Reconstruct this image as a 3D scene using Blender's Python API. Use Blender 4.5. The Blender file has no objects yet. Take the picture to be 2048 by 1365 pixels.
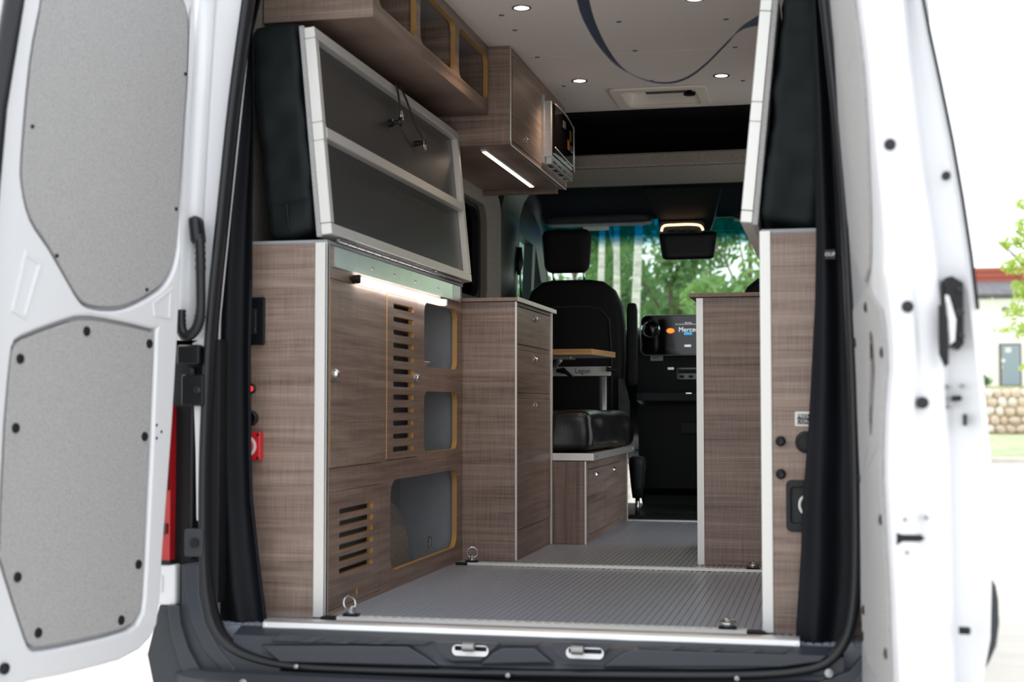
import bpy, bmesh, math, random
from mathutils import Vector, Matrix, noise
random.seed(7)
S = bpy.context.scene
COL = S.collection

# ------------------------------------------------------------------ camera
F = 2844.0
P = math.atan(130 / F)
T = math.atan(636 * math.cos(P) / F)
CAM = Vector((0.72, -3.38, 0.56))
cd = bpy.data.cameras.new('camera'); cam = bpy.data.objects.new('camera', cd); COL.objects.link(cam)
cam.location = CAM; cam.rotation_euler = (math.pi / 2 + P, 0, T)
cd.sensor_width = 36; cd.lens = F / 2048 * 36; cd.clip_end = 400; cd.clip_start = 0.05
cd.dof.use_dof = True; cd.dof.focus_distance = 5.4; cd.dof.aperture_fstop = 3.2
S.camera = cam

# ------------------------------------------------------------------ sky, sun, exposure
w = bpy.data.worlds.new('sky'); S.world = w; w.use_nodes = True
bg = w.node_tree.nodes['Background']; bg.inputs[0].default_value = (0.93, 0.97, 1.0, 1); bg.inputs[1].default_value = 1.3
sd = bpy.data.lights.new('sun_offscreen', 'SUN'); sd.energy = 0.8; sd.angle = math.radians(12); sd.color = (1, 0.95, 0.86)
sun = bpy.data.objects.new('sun_offscreen', sd); COL.objects.link(sun); sun.location = (-8, 6, 14)
sun.rotation_euler = Vector((0.62, -0.30, -1.0)).to_track_quat('-Z', 'Y').to_euler()
S.view_settings.view_transform = 'Standard'; S.view_settings.look = 'None'
S.view_settings.exposure = 0.55; S.view_settings.gamma = 1.0; S.view_settings.use_curve_mapping = False

# ------------------------------------------------------------------ pixel helpers (2048x1365)
FW = Vector((-math.sin(T) * math.cos(P), math.cos(T) * math.cos(P), math.sin(P)))
RT = Vector((math.cos(T), math.sin(T), 0)); UP = RT.cross(FW)
def ray(u, v): return FW * F + RT * (u - 1024) - UP * (v - 682.5)
def at(u, v, x=None, y=None, z=None):
    d = ray(u, v); k, val = (0, x) if x is not None else (1, y) if y is not None else (2, z)
    return CAM + d * ((val - CAM[k]) / d[k])

# ------------------------------------------------------------------ materials
M = {}
def newmat(name):
    m = bpy.data.materials.new(name); m.use_nodes = True
    M[name] = m
    return m, m.node_tree, m.node_tree.nodes['Principled BSDF']
def mat(name, c, rough=0.5, metal=0.0, noise_amt=0.0, noise_scale=(30, 30, 30), bump=0.0, bump_scale=200, coat=0.0, spec=0.5, emit=None, estr=0, trans=0.0):
    m, nt, b = newmat(name)
    b.inputs['Base Color'].default_value = (*c, 1); b.inputs['Roughness'].default_value = rough
    b.inputs['Metallic'].default_value = metal; b.inputs['Coat Weight'].default_value = coat
    b.inputs['Specular IOR Level'].default_value = spec
    if emit: b.inputs['Emission Color'].default_value = (*emit, 1); b.inputs['Emission Strength'].default_value = estr
    if trans: b.inputs['Transmission Weight'].default_value = trans
    tc = nt.nodes.new('ShaderNodeTexCoord')
    if noise_amt > 0:
        mp = nt.nodes.new('ShaderNodeMapping'); mp.inputs['Scale'].default_value = noise_scale
        n = nt.nodes.new('ShaderNodeTexNoise'); n.inputs['Scale'].default_value = 1; n.inputs['Detail'].default_value = 4
        r = nt.nodes.new('ShaderNodeValToRGB')
        lo = tuple(max(0, x * (1 - noise_amt)) for x in c); hi = tuple(x * (1 + noise_amt) for x in c)
        r.color_ramp.elements[0].position = 0.3; r.color_ramp.elements[1].position = 0.7
        r.color_ramp.elements[0].color = (*lo, 1); r.color_ramp.elements[1].color = (*hi, 1)
        nt.links.new(tc.outputs['Object'], mp.inputs[0]); nt.links.new(mp.outputs[0], n.inputs['Vector'])
        nt.links.new(n.outputs['Fac'], r.inputs[0]); nt.links.new(r.outputs[0], b.inputs['Base Color'])
    if bump > 0:
        n2 = nt.nodes.new('ShaderNodeTexNoise'); n2.inputs['Scale'].default_value = bump_scale; n2.inputs['Detail'].default_value = 3
        bp = nt.nodes.new('ShaderNodeBump'); bp.inputs['Strength'].default_value = bump; bp.inputs['Distance'].default_value = 0.002
        nt.links.new(tc.outputs['Object'], n2.inputs['Vector']); nt.links.new(n2.outputs['Fac'], bp.inputs['Height'])
        nt.links.new(bp.outputs[0], b.inputs['Normal'])
    return m
def wood(name, lo, hi, vertical=False, rough=0.42):
    m, nt, b = newmat(name); L = nt.links.new
    tc = nt.nodes.new('ShaderNodeTexCoord')
    def nz(scale, detail=5, dist=0.0):
        mp = nt.nodes.new('ShaderNodeMapping'); mp.inputs['Scale'].default_value = scale
        n = nt.nodes.new('ShaderNodeTexNoise'); n.inputs['Scale'].default_value = 1; n.inputs['Detail'].default_value = detail
        n.inputs['Distortion'].default_value = dist
        L(tc.outputs['Object'], mp.inputs[0]); L(mp.outputs[0], n.inputs['Vector']); return n.outputs['Fac']
    a, c = ((60, 60, 2.2), (9, 9, 420)) if vertical else ((2.2, 2.2, 60), (420, 420, 9))
    wv = nz((34, 34, 1.0) if vertical else (1.3, 1.3, 26), 3, 0.6)
    g1 = nz(a, 6, 0.35); g2 = nz(c, 2); g3 = nz((5, 5, 240) if not vertical else (240, 240, 5), 2)
    def mth(op, x, y):
        n = nt.nodes.new('ShaderNodeMath'); n.operation = op
        for i, s in enumerate((x, y)):
            if isinstance(s, (int, float)): n.inputs[i].default_value = s
            else: L(s, n.inputs[i])
        return n.outputs[0]
    s = mth('ADD', mth('MULTIPLY', g1, 0.40), mth('MULTIPLY', g2, 0.26))
    s = mth('ADD', s, mth('MULTIPLY', g3, 0.22)); s = mth('ADD', s, mth('MULTIPLY', wv, 0.22))
    r = nt.nodes.new('ShaderNodeValToRGB'); r.color_ramp.elements[0].position = 0.40; r.color_ramp.elements[1].position = 0.68
    r.color_ramp.elements[0].color = (*lo, 1); r.color_ramp.elements[1].color = (*hi, 1)
    L(s, r.inputs[0]); L(r.outputs[0], b.inputs['Base Color'])
    b.inputs['Roughness'].default_value = rough
    bp = nt.nodes.new('ShaderNodeBump'); bp.inputs['Strength'].default_value = 0.12; bp.inputs['Distance'].default_value = 0.001
    L(s, bp.inputs['Height']); L(bp.outputs[0], b.inputs['Normal'])
    return m
wood('laminate', (0.115, 0.072, 0.056), (0.36, 0.265, 0.222))
wood('laminate_upright', (0.115, 0.072, 0.056), (0.33, 0.24, 0.20), vertical=True)
# plywood edge: layered stripes
def ply():
    m, nt, b = newmat('plywood'); L = nt.links.new
    tc = nt.nodes.new('ShaderNodeTexCoord'); wv = nt.nodes.new('ShaderNodeTexWave'); wv.bands_direction = 'X'
    wv.inputs['Scale'].default_value = 75; wv.inputs['Distortion'].default_value = 0.4
    r = nt.nodes.new('ShaderNodeValToRGB'); r.color_ramp.elements[0].color = (0.36, 0.19, 0.06, 1); r.color_ramp.elements[1].color = (0.62, 0.37, 0.13, 1)
    L(tc.outputs['Object'], wv.inputs['Vector']); L(wv.outputs['Fac'], r.inputs[0]); L(r.outputs[0], b.inputs['Base Color']); b.inputs['Roughness'].default_value = 0.5
ply()
mat('white_paint', (0.735, 0.745, 0.78), 0.30, coat=0.3)
mat('felt', (0.385, 0.38, 0.385), 0.95, noise_amt=0.13, noise_scale=(170, 170, 260), bump=0.3, bump_scale=600, spec=0.1)
mat('felt_interior', (0.265, 0.245, 0.22), 0.95, noise_amt=0.3, noise_scale=(260, 260, 260), bump=0.3, bump_scale=500, spec=0.1)
mat('aluminium', (0.72, 0.73, 0.75), 0.38, 0.85, noise_amt=0.05, noise_scale=(3, 3, 120))
mat('alu_white', (0.76, 0.75, 0.73), 0.42, 0.45)
mat('bolt_grey', (0.30, 0.30, 0.31), 0.4, 0.8)
mat('steel', (0.62, 0.62, 0.63), 0.18, 1.0)
mat('galvanised', (0.80, 0.82, 0.83), 0.24, 0.9, noise_amt=0.05, noise_scale=(14, 14, 14))
mat('chrome', (0.85, 0.85, 0.86), 0.08, 1.0)
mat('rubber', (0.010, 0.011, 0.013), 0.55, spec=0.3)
mat('rubber_glossy', (0.012, 0.013, 0.016), 0.36, spec=0.4)
mat('curtain', (0.0055, 0.006, 0.009), 0.6, bump=0.35, bump_scale=14, spec=0.2)
mat('cushion_fabric', (0.0055, 0.0095, 0.011), 0.65, bump=0.4, bump_scale=22, spec=0.25)
mat('seat_fabric', (0.008, 0.0072, 0.0075), 0.75, bump=0.1, bump_scale=700, spec=0.3)
mat('leather', (0.012, 0.012, 0.013), 0.30, bump=0.2, bump_scale=120)
mat('floor_rubber', (0.25, 0.275, 0.335), 0.36, noise_amt=0.06, noise_scale=(40, 40, 40))
mat('grey_liner', (0.30, 0.31, 0.33), 0.6, noise_amt=0.04)
mat('ceiling_vinyl', (0.76, 0.715, 0.69), 0.8, noise_amt=0.02, noise_scale=(60, 60, 60))
mat('headliner', (0.010, 0.011, 0.016), 0.9, spec=0.2)
mat('cab_plastic', (0.013, 0.0145, 0.018), 0.5, spec=0.35)
mat('cab_grey', (0.038, 0.042, 0.048), 0.55, spec=0.35)
mat('bumper_plastic', (0.036, 0.041, 0.050), 0.5, spec=0.35, noise_amt=0.1, noise_scale=(200, 200, 200))
mat('step_plastic', (0.034, 0.040, 0.052), 0.42, spec=0.4)
mat('piano_black', (0.004, 0.004, 0.005), 0.06)
mat('red_plastic', (0.62, 0.02, 0.03), 0.35)
mat('white_plastic', (0.78, 0.77, 0.74), 0.4)
mat('vent_plastic', (0.85, 0.79, 0.74), 0.45)
mat('black_plastic', (0.005, 0.0055, 0.007), 0.42, spec=0.35)
mat('navy_webbing', (0.016, 0.022, 0.042), 0.75, bump=0.2, bump_scale=500)
mat('oak_edge', (0.55, 0.32, 0.13), 0.45, noise_amt=0.2, noise_scale=(8, 8, 160))
mat('white_laminate', (0.42, 0.42, 0.42), 0.5)
mat('hardboard', (0.16, 0.10, 0.075), 0.8)
mat('ink', (0.01, 0.01, 0.012), 0.5)
mat('sticker', (0.72, 0.74, 0.78), 0.5)
mat('red_lens', (0.42, 0.004, 0.008), 0.15, coat=0.3, emit=(0.8, 0.01, 0.01), estr=0.0)
mat('tinted_lens', (0.05, 0.006, 0.008), 0.2, coat=0.3)
mat('led_warm', (1, 0.9, 0.75), 0.5, emit=(1.0, 0.80, 0.55), estr=9)
mat('led_white', (1, 1, 1), 0.5, emit=(1.0, 0.96, 0.92), estr=8)
mat('led_strip', (1, 1, 1), 0.5, emit=(1.0, 0.76, 0.60), estr=3.2)
mat('cab_lamp', (1, 1, 1), 0.5, emit=(1.0, 0.62, 0.33), estr=1.5)
mat('red_led', (1, 0, 0), 0.3, emit=(1, 0.02, 0.02), estr=1.5)
mat('screen_white', (0, 0, 0), 0.4, emit=(0.75, 0.8, 0.85), estr=0.8)
mat('screen_blue', (0, 0, 0), 0.4, emit=(0.04, 0.33, 0.62), estr=0.9)
mat('screen_orange', (0, 0, 0), 0.4, emit=(1.0, 0.28, 0.03), estr=0.9)
mat('yellow_tag', (0.55, 0.42, 0.01), 0.5)
mat('print_orange', (0.35, 0.09, 0.012), 0.3); mat('print_yellow', (0.16, 0.10, 0.01), 0.3); mat('print_white', (0.10, 0.10, 0.095), 0.3)
mat('concrete', (0.64, 0.605, 0.555), 0.9, noise_amt=0.06, noise_scale=(3, 3, 3))
mat('grass', (0.42, 0.47, 0.28), 0.9, noise_amt=0.35, noise_scale=(2, 2, 2))  # grass, stone and building tones paled, far haze and overexposure put into the colour
mat('stone', (0.72, 0.58, 0.47), 0.9, noise_amt=0.3, noise_scale=(5, 5, 5))
mat('stone_pale', (0.85, 0.78, 0.71), 0.9, noise_amt=0.2, noise_scale=(5, 5, 5))
mat('render_white', (0.92, 0.90, 0.86), 0.9)
mat('roof_grey', (0.16, 0.16, 0.18), 0.9, noise_amt=0.25, noise_scale=(3, 3, 3))
mat('roof_red', (0.42, 0.11, 0.075), 0.8)
mat('door_blue', (0.30, 0.36, 0.42), 0.5); mat('door_frame_brown', (0.14, 0.10, 0.08), 0.6)
mat('bark', (0.17, 0.13, 0.10), 0.9, noise_amt=0.4, noise_scale=(20, 20, 4))
mat('birch_bark', (0.62, 0.58, 0.54), 0.8, noise_amt=0.3, noise_scale=(6, 6, 25))
def leafmat(name, c):
    m, nt, b = newmat(name); L = nt.links.new
    b.inputs['Base Color'].default_value = (*c, 1); b.inputs['Roughness'].default_value = 0.6
    t = nt.nodes.new('ShaderNodeBsdfTranslucent'); t.inputs[0].default_value = (c[0] * 1.3, c[1] * 1.3, c[2], 1)
    mx = nt.nodes.new('ShaderNodeMixShader'); mx.inputs[0].default_value = 0.45
    L(b.outputs[0], mx.inputs[1]); L(t.outputs[0], mx.inputs[2]); L(mx.outputs[0], nt.nodes['Material Output'].inputs[0])
leafmat('leaf_lime', (0.46, 0.58, 0.16)); leafmat('leaf_mid', (0.15, 0.27, 0.11)); leafmat('leaf_dark', (0.05, 0.12, 0.06)); leafmat('leaf_soft', (0.26, 0.40, 0.17))
def glass(name, tint, gl=0.08, rough=0.02):
    m, nt, b = newmat(name); L = nt.links.new
    tr = nt.nodes.new('ShaderNodeBsdfTransparent'); g = nt.nodes.new('ShaderNodeBsdfGlossy'); g.inputs['Roughness'].default_value = rough
    mx = nt.nodes.new('ShaderNodeMixShader'); mx.inputs[0].default_value = gl
    L(tr.outputs[0], mx.inputs[1]); L(g.outputs[0], mx.inputs[2]); L(mx.outputs[0], nt.nodes['Material Output'].inputs[0])
    tr.inputs[0].default_value = (*tint, 1)
    return m, nt, tr
glass('glass_side', (0.62, 0.80, 0.72)); glass('glass_dark', (0.06, 0.06, 0.06), 0.1); glass('acrylic', (0.75, 0.84, 0.86), 0.15)
m_, nt_, tr_ = glass('windscreen_glass', (0.85, 0.95, 0.9), 0.04)
tc_ = nt_.nodes.new('ShaderNodeTexCoord'); sp_ = nt_.nodes.new('ShaderNodeSeparateXYZ'); mr_ = nt_.nodes.new('ShaderNodeMapRange'); rp_ = nt_.nodes.new('ShaderNodeValToRGB')
mr_.inputs['From Min'].default_value = 1.46; mr_.inputs['From Max'].default_value = 1.53
rp_.color_ramp.elements[0].color = (0.88, 0.95, 0.90, 1); rp_.color_ramp.elements[1].color = (0.02, 0.30, 0.46, 1)
nt_.links.new(tc_.outputs['Object'], sp_.inputs[0]); nt_.links.new(sp_.outputs['Z'], mr_.inputs['Value']); nt_.links.new(mr_.outputs[0], rp_.inputs[0]); nt_.links.new(rp_.outputs[0], tr_.inputs[0])
def dotted():   # smoked honeycomb-dot laminate of the bed boards
    m, nt, b = newmat('dot_panel'); L = nt.links.new
    tc = nt.nodes.new('ShaderNodeTexCoord'); mp = nt.nodes.new('ShaderNodeMapping'); mp.inputs['Scale'].default_value = (1, 150, 150)
    v = nt.nodes.new('ShaderNodeTexVoronoi'); v.inputs['Scale'].default_value = 1; v.inputs['Randomness'].default_value = 0.0
    mp.inputs['Location'].default_value = (0.5, 0, 0)
    r = nt.nodes.new('ShaderNodeValToRGB'); r.color_ramp.elements[0].position = 0.25; r.color_ramp.elements[1].position = 0.5
    r.color_ramp.elements[0].color = (0.060, 0.062, 0.066, 1); r.color_ramp.elements[1].color = (0.012, 0.012, 0.013, 1)
    bp = nt.nodes.new('ShaderNodeBump'); bp.inputs['Strength'].default_value = 0.35; bp.inputs['Distance'].default_value = 0.001; bp.invert = True
    L(tc.outputs['Object'], mp.inputs[0]); L(mp.outputs[0], v.inputs['Vector']); L(v.outputs['Distance'], r.inputs[0]); L(r.outputs[0], b.inputs['Base Color'])
    L(v.outputs['Distance'], bp.inputs['Height']); L(bp.outputs[0], b.inputs['Normal'])
    b.inputs['Roughness'].default_value = 0.34
dotted()

# ------------------------------------------------------------------ mesh helpers
def link(name, me, parent=None, smooth=False):
    o = bpy.data.objects.new(name, me); COL.objects.link(o)
    if parent is not None:
        o.parent = parent; o.matrix_parent_inverse = Matrix.Translation(-parent['_l'] if False else -Vector(LOC.get(parent.name, (0, 0, 0))))
    if smooth:
        for p in me.polygons: p.use_smooth = True
    return o
LOC = {}
def setmat(me, *names):
    for n in names: me.materials.append(M[n])
def obj(name, bm, m, parent=None, smooth=False):
    me = bpy.data.meshes.new(name); bmesh.ops.recalc_face_normals(bm, faces=bm.faces); bm.to_mesh(me); bm.free()
    setmat(me, *(m if isinstance(m, (list, tuple)) else [m]))
    return link(name, me, parent, smooth)
def thing(name, label, cat, loc, group=None):
    o = bpy.data.objects.new(name, None); COL.objects.link(o); o.location = loc; o.empty_display_size = 0.05
    LOC[o.name] = tuple(loc)
    return tag(o, label, cat, group)
def tag(o, label, cat, group=None):
    o['label'] = label; o['category'] = cat
    if group: o['group'] = group
    return o
def struct(o): o['kind'] = 'structure'; return o
def sthing(name, loc=(0, 0, 0)):
    o = bpy.data.objects.new(name, None); COL.objects.link(o); o.location = loc; LOC[o.name] = tuple(loc); o['kind'] = 'structure'; return o
def bxb(bm, x0, x1, y0, y1, z0, z1, bev=0.0, seg=2):
    r = bmesh.ops.create_cube(bm, size=1); vs = r['verts']
    for v in vs: v.co = Vector(((x0 + x1) / 2 + v.co.x * (x1 - x0), (y0 + y1) / 2 + v.co.y * (y1 - y0), (z0 + z1) / 2 + v.co.z * (z1 - z0)))
    if bev > 0:
        es = list({e for v in vs for e in v.link_edges})
        bmesh.ops.bevel(bm, geom=es, offset=bev, segments=seg, profile=0.5, affect='EDGES')
    return bm
def box(name, x0, x1, y0, y1, z0, z1, m, parent=None, bev=0.0015, seg=1, smooth=False):
    return obj(name, bxb(bmesh.new(), x0, x1, y0, y1, z0, z1, bev, seg), m, parent, smooth)
def loft_bm(secs, closed=True, caps=True, bm=None):
    bm = bm or bmesh.new(); R = [[bm.verts.new(p) for p in s] for s in secs]; n = len(R[0])
    for a, b in zip(R, R[1:]):
        for i in range(n if closed else n - 1):
            j = (i + 1) % n
            try: bm.faces.new((a[i], a[j], b[j], b[i]))
            except ValueError: pass
    if caps and closed:
        bm.faces.new(R[0][::-1]); bm.faces.new(R[-1])
    return bm
def tube_bm(pts, r, n=10, bm=None, closed=False):
    pts = [Vector(p) for p in pts]; secs = []; N = len(pts)
    t0 = (pts[1] - pts[0]).normalized(); up = Vector((0, 0, 1)) if abs(t0.z) < 0.9 else Vector((1, 0, 0)); a = t0.cross(up).normalized()
    for i, p in enumerate(pts):
        if closed: t = pts[(i + 1) % N] - pts[i - 1]
        else: t = pts[min(i + 1, N - 1)] - pts[max(i - 1, 0)]
        t.normalize(); a = (a - t * a.dot(t)).normalized(); b = t.cross(a)
        rr = r[i] if isinstance(r, (list, tuple)) else r
        secs.append([p + (a * math.cos(k * 2 * math.pi / n) + b * math.sin(k * 2 * math.pi / n)) * rr for k in range(n)])
    if closed: secs.append(secs[0])
    return loft_bm(secs, True, not closed, bm)
def tube(name, pts, r, m, parent=None, n=10, closed=False): return obj(name, tube_bm(pts, r, n, None, closed), m, parent, True)
def smoothpath(pts, k=6):
    pts = [Vector(p) for p in pts]; out = []
    for i in range(len(pts) - 1):
        p0 = pts[max(i - 1, 0)]; p1 = pts[i]; p2 = pts[i + 1]; p3 = pts[min(i + 2, len(pts) - 1)]
        for j in range(k):
            t = j / k
            out.append(0.5 * ((2 * p1) + (p2 - p0) * t + (2 * p0 - 5 * p1 + 4 * p2 - p3) * t * t + (3 * p1 - p0 - 3 * p2 + p3) * t ** 3))
    out.append(pts[-1]); return out
def lathe_bm(c, ax, prof, n=20, bm=None):
    """prof: list (radius, height along ax)"""
    ax = Vector(ax).normalized(); u = ax.orthogonal().normalized(); v = ax.cross(u); c = Vector(c)
    return loft_bm([[c + ax * h + (u * math.cos(k * 2 * math.pi / n) + v * math.sin(k * 2 * math.pi / n)) * max(r, 1e-5) for k in range(n)] for r, h in prof], True, True, bm)
def lathe(name, c, ax, prof, m, parent=None, n=20): 
    o = obj(name, lathe_bm(c, ax, prof, n), m, parent, True); ss(o); return o
def ss(o, ang=40):
    me = o.data
    for p in me.polygons: p.use_smooth = True
    try: me.set_sharp_from_angle(angle=math.radians(ang))
    except Exception: pass
    return o
def rrect(u0, u1, v0, v1, r, k=5):
    out = []
    for cx, cy, a0 in ((u1 - r, v0 + r, -90), (u1 - r, v1 - r, 0), (u0 + r, v1 - r, 90), (u0 + r, v0 + r, 180)):
        for i in range(k + 1):
            a = math.radians(a0 + 90 * i / k); out.append((cx + r * math.cos(a), cy + r * math.sin(a)))
    return out
def plate(name, outline, holes, thick, m, mapf, parent=None, edge=None, bev=0.0, bres=1, outer=True):
    """2D outline with holes -> solid plate. local z in [0,thick]; mapf(u,v,w)->world"""
    cu = bpy.data.curves.new(name, 'CURVE'); cu.dimensions = '2D'; cu.fill_mode = 'BOTH'
    cu.extrude = thick / 2 - bev; cu.bevel_depth = bev; cu.bevel_resolution = bres; cu.offset = -bev
    for ring in [outline] + list(holes):
        sp = cu.splines.new('POLY'); sp.points.add(len(ring) - 1); sp.use_cyclic_u = True
        for p, q in zip(sp.points, ring): p.co = (q[0], q[1], 0, 1)
    tmp = bpy.data.objects.new(name, cu); COL.objects.link(tmp)
    me = bpy.data.meshes.new_from_object(tmp.evaluated_get(bpy.context.evaluated_depsgraph_get()))
    bpy.data.objects.remove(tmp); bpy.data.curves.remove(cu)
    bm = bmesh.new(); bm.from_mesh(me); bpy.data.meshes.remove(me)
    bmesh.ops.remove_doubles(bm, verts=bm.verts, dist=1e-5)
    bm.normal_update()
    def on_outline(c):
        for i in range(len(outline)):
            a = Vector(outline[i][:2]); b = Vector(outline[(i + 1) % len(outline)][:2]); d = b - a
            t = max(0, min(1, (Vector((c.x, c.y)) - a).dot(d) / max(d.length_squared, 1e-12)))
            if (a + d * t - Vector((c.x, c.y))).length < 1e-4: return True
        return False
    for f in bm.faces:
        f.material_index = 1 if (edge and abs(f.normal.z) < 0.8 and (outer or not on_outline(f.calc_center_median()))) else 0; f.smooth = False
    for v in bm.verts: v.co = Vector(mapf(v.co.x, v.co.y, v.co.z + thick / 2))
    me = bpy.data.meshes.new(name); bmesh.ops.recalc_face_normals(bm, faces=bm.faces); bm.to_mesh(me); bm.free()
    setmat(me, m, *([edge] if edge else []))
    return link(name, me, parent)
def softbox(name, mapf, nu, nv, nw, dims, m, parent=None, round_=0.25, wr=0.0, wscale=6.0, seed=0):
    """cushion: cube subdivided, superellipse-rounded, wrinkled. dims=(a,b,c); mapf(local -d/2..d/2)"""
    bm = bmesh.new(); bmesh.ops.create_cube(bm, size=2)
    bmesh.ops.subdivide_edges(bm, edges=bm.edges[:], cuts=max(nu, nv, nw), use_grid_fill=True)
    a, b, c = [d / 2 for d in dims]; r = round_ * min(a, b, c) * 2
    for v in bm.verts:
        p = Vector((v.co.x * a, v.co.y * b, v.co.z * c)); q = Vector([max(-(h - r), min(h - r, x)) for x, h in zip(p, (a, b, c))])
        d = p - q
        if d.length > 1e-9: p = q + d.normalized() * r
        if wr: 
            n = noise.noise(Vector((p.x * wscale + seed, p.y * wscale * 0.6, p.z * wscale * 2.0)))
            p = p + (p - q).normalized() * n * wr if (p - q).length > 1e-6 else p + Vector((0, 0, n * wr))
        v.co = Vector(mapf(p.x, p.y, p.z))
    return obj(name, bm, m, parent, True)
def text(name, s, size, mapf, m, parent=None, thick=0.0006, align='CENTER', bold=0.0):
    cu = bpy.data.curves.new(name, 'FONT'); cu.body = s; cu.size = size; cu.align_x = align; cu.align_y = 'CENTER'; cu.extrude = thick; cu.offset = bold; cu.resolution_u = 3
    tmp = bpy.data.objects.new(name, cu); COL.objects.link(tmp)
    me = bpy.data.meshes.new_from_object(tmp.evaluated_get(bpy.context.evaluated_depsgraph_get()))
    bpy.data.objects.remove(tmp); bpy.data.curves.remove(cu)
    for v in me.vertices: v.co = Vector(mapf(v.co.x, v.co.y, v.co.z))
    me.materials.clear(); setmat(me, m)
    return link(name, me, parent)
fx = lambda X: (lambda u, v, w: (X - w, u, v))          # plate in plane x=X (front face), u=y v=z, going to -x
fxp = lambda X: (lambda u, v, w: (X + w, u, v))
fy = lambda Y: (lambda u, v, w: (u, Y + w, v))           # front face y=Y, going to +y
fz = lambda Z: (lambda u, v, w: (u, v, Z + w))
rear = lambda X, Y, Z: (lambda u, v, w: (X + u, Y - w, Z + v))     # text read from the rear

# =================================================================== GROUND AND SURROUNDINGS
box('ground', -60, 60, -25, 30.5, -0.9, -0.7, 'concrete'); struct(bpy.data.objects['ground'])
o = box('lawn', -60, 60, 30.5, 62, -0.9, -0.68, 'grass', bev=0); struct(o)
TZ = at(2000, 776, y=70).z
o = box('lawn_terrace', -60, 60, 63.8, 140, -0.9, TZ, 'grass', bev=0); struct(o)
o = box('lawn_strip', -60, 60, 62.0, 63.8, -0.9, -0.69, 'grass', bev=0); struct(o)
o = box('kerb', -60, 60, 29.6, 30.5, -0.75, -0.60, 'concrete'); struct(o)
# gabion wall with single stones
gw = thing('gabion_wall', 'retaining wall of rounded tan stones below the white building', 'stone wall', (10, 62.6, -0.69))
box('wall_core', 5.5, 15.5, 62.9, 63.78, -0.69, 1.32, 'stone', gw)
def stone_mesh(seed):
    bm = bmesh.new(); bmesh.ops.create_icosphere(bm, subdivisions=2, radius=1)
    for v in bm.verts:
        n = noise.noise(v.co * 1.3 + Vector((seed * 7.1, 0, 0)))
        v.co *= 1 + 0.28 * n
    me = bpy.data.meshes.new('stone'); bm.to_mesh(me); bm.free()
    for p in me.polygons: p.use_smooth = True
    return me
SM = []
for i in range(8):
    me = stone_mesh(i); setmat(me, 'stone' if i % 2 else 'stone_pale'); SM.append(me)
z = -0.47; rowi = 0
while z < 1.3:
    x = 5.6 + (0.2 if rowi % 2 else 0)
    while x < 13.2:
        wdt = random.uniform(0.34, 0.56)
        s = bpy.data.objects.new('stone', random.choice(SM)); COL.objects.link(s)
        s.parent = gw; s.matrix_parent_inverse = Matrix.Translation(-Vector(LOC[gw.name]))
        s.location = (x + wdt / 2, 62.85 + random.uniform(-0.05, 0.05), z + random.uniform(-0.03, 0.03)); s.scale = (wdt * 0.52, 0.22, random.uniform(0.19, 0.24)); s.rotation_euler = (0, random.uniform(-0.3, 0.3), random.uniform(-3, 3) * 0.1)
        x += wdt
    z += 0.40; rowi += 1
# white building
BY = 70.0
bz = lambda v: at(2000, v, y=BY).z
bx_ = lambda u: at(u, 700, y=BY).x
B = thing('white_building', 'white rendered building with grey roof above the stone wall', 'building', (bx_(2018), BY, bz(775)))
box('wall', bx_(1900), bx_(2300), BY, BY + 8, bz(776), bz(586), 'render_white', B)
rf = obj('roof', loft_bm([[(x, BY - 0.5, bz(590)), (x, BY + 2.2, bz(556)), (x, BY + 2.2, bz(575)), (x, BY + 0.0, bz(598))] for x in (bx_(1890), bx_(2310))]), 'roof_grey', B)
pr_ = box('parapet', bx_(1890), bx_(2300), BY + 2.3, BY + 3.0, bz(585), bz(527), 'roof_red', B)
for k in range(3): box('parapet_board', bx_(1890), bx_(2300), BY + 2.24, BY + 2.3, bz(558 - k * 11), bz(549 - k * 11), 'roof_red', pr_)
box('downpipe', bx_(1984), bx_(1988), BY - 0.12, BY, bz(776), bz(592), 'render_white', B)
fr = box('door_frame', bx_(1998), bx_(2042), BY - 0.06, BY, bz(774), bz(688), 'door_frame_brown', B)
dd = box('door', bx_(2002), bx_(2039), BY - 0.09, BY - 0.05, bz(771), bz(691), 'door_blue', B)
box('door_sign', bx_(2010), bx_(2022), BY - 0.11, BY - 0.09, bz(706), bz(696), 'white_plastic', dd); lathe('door_notice', (bx_(2006), BY - 0.09, bz(722)), (0, -1, 0), [(0.1, 0), (0.1, 0.02)], 'white_plastic', dd)
box('door_handle', bx_(2003), bx_(2005), BY - 0.14, BY - 0.09, bz(738), bz(732), 'steel', dd)
box('wall_lamp', bx_(2006), bx_(2016), BY - 0.2, BY, bz(622), bz(616), 'roof_grey', B)
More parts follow.
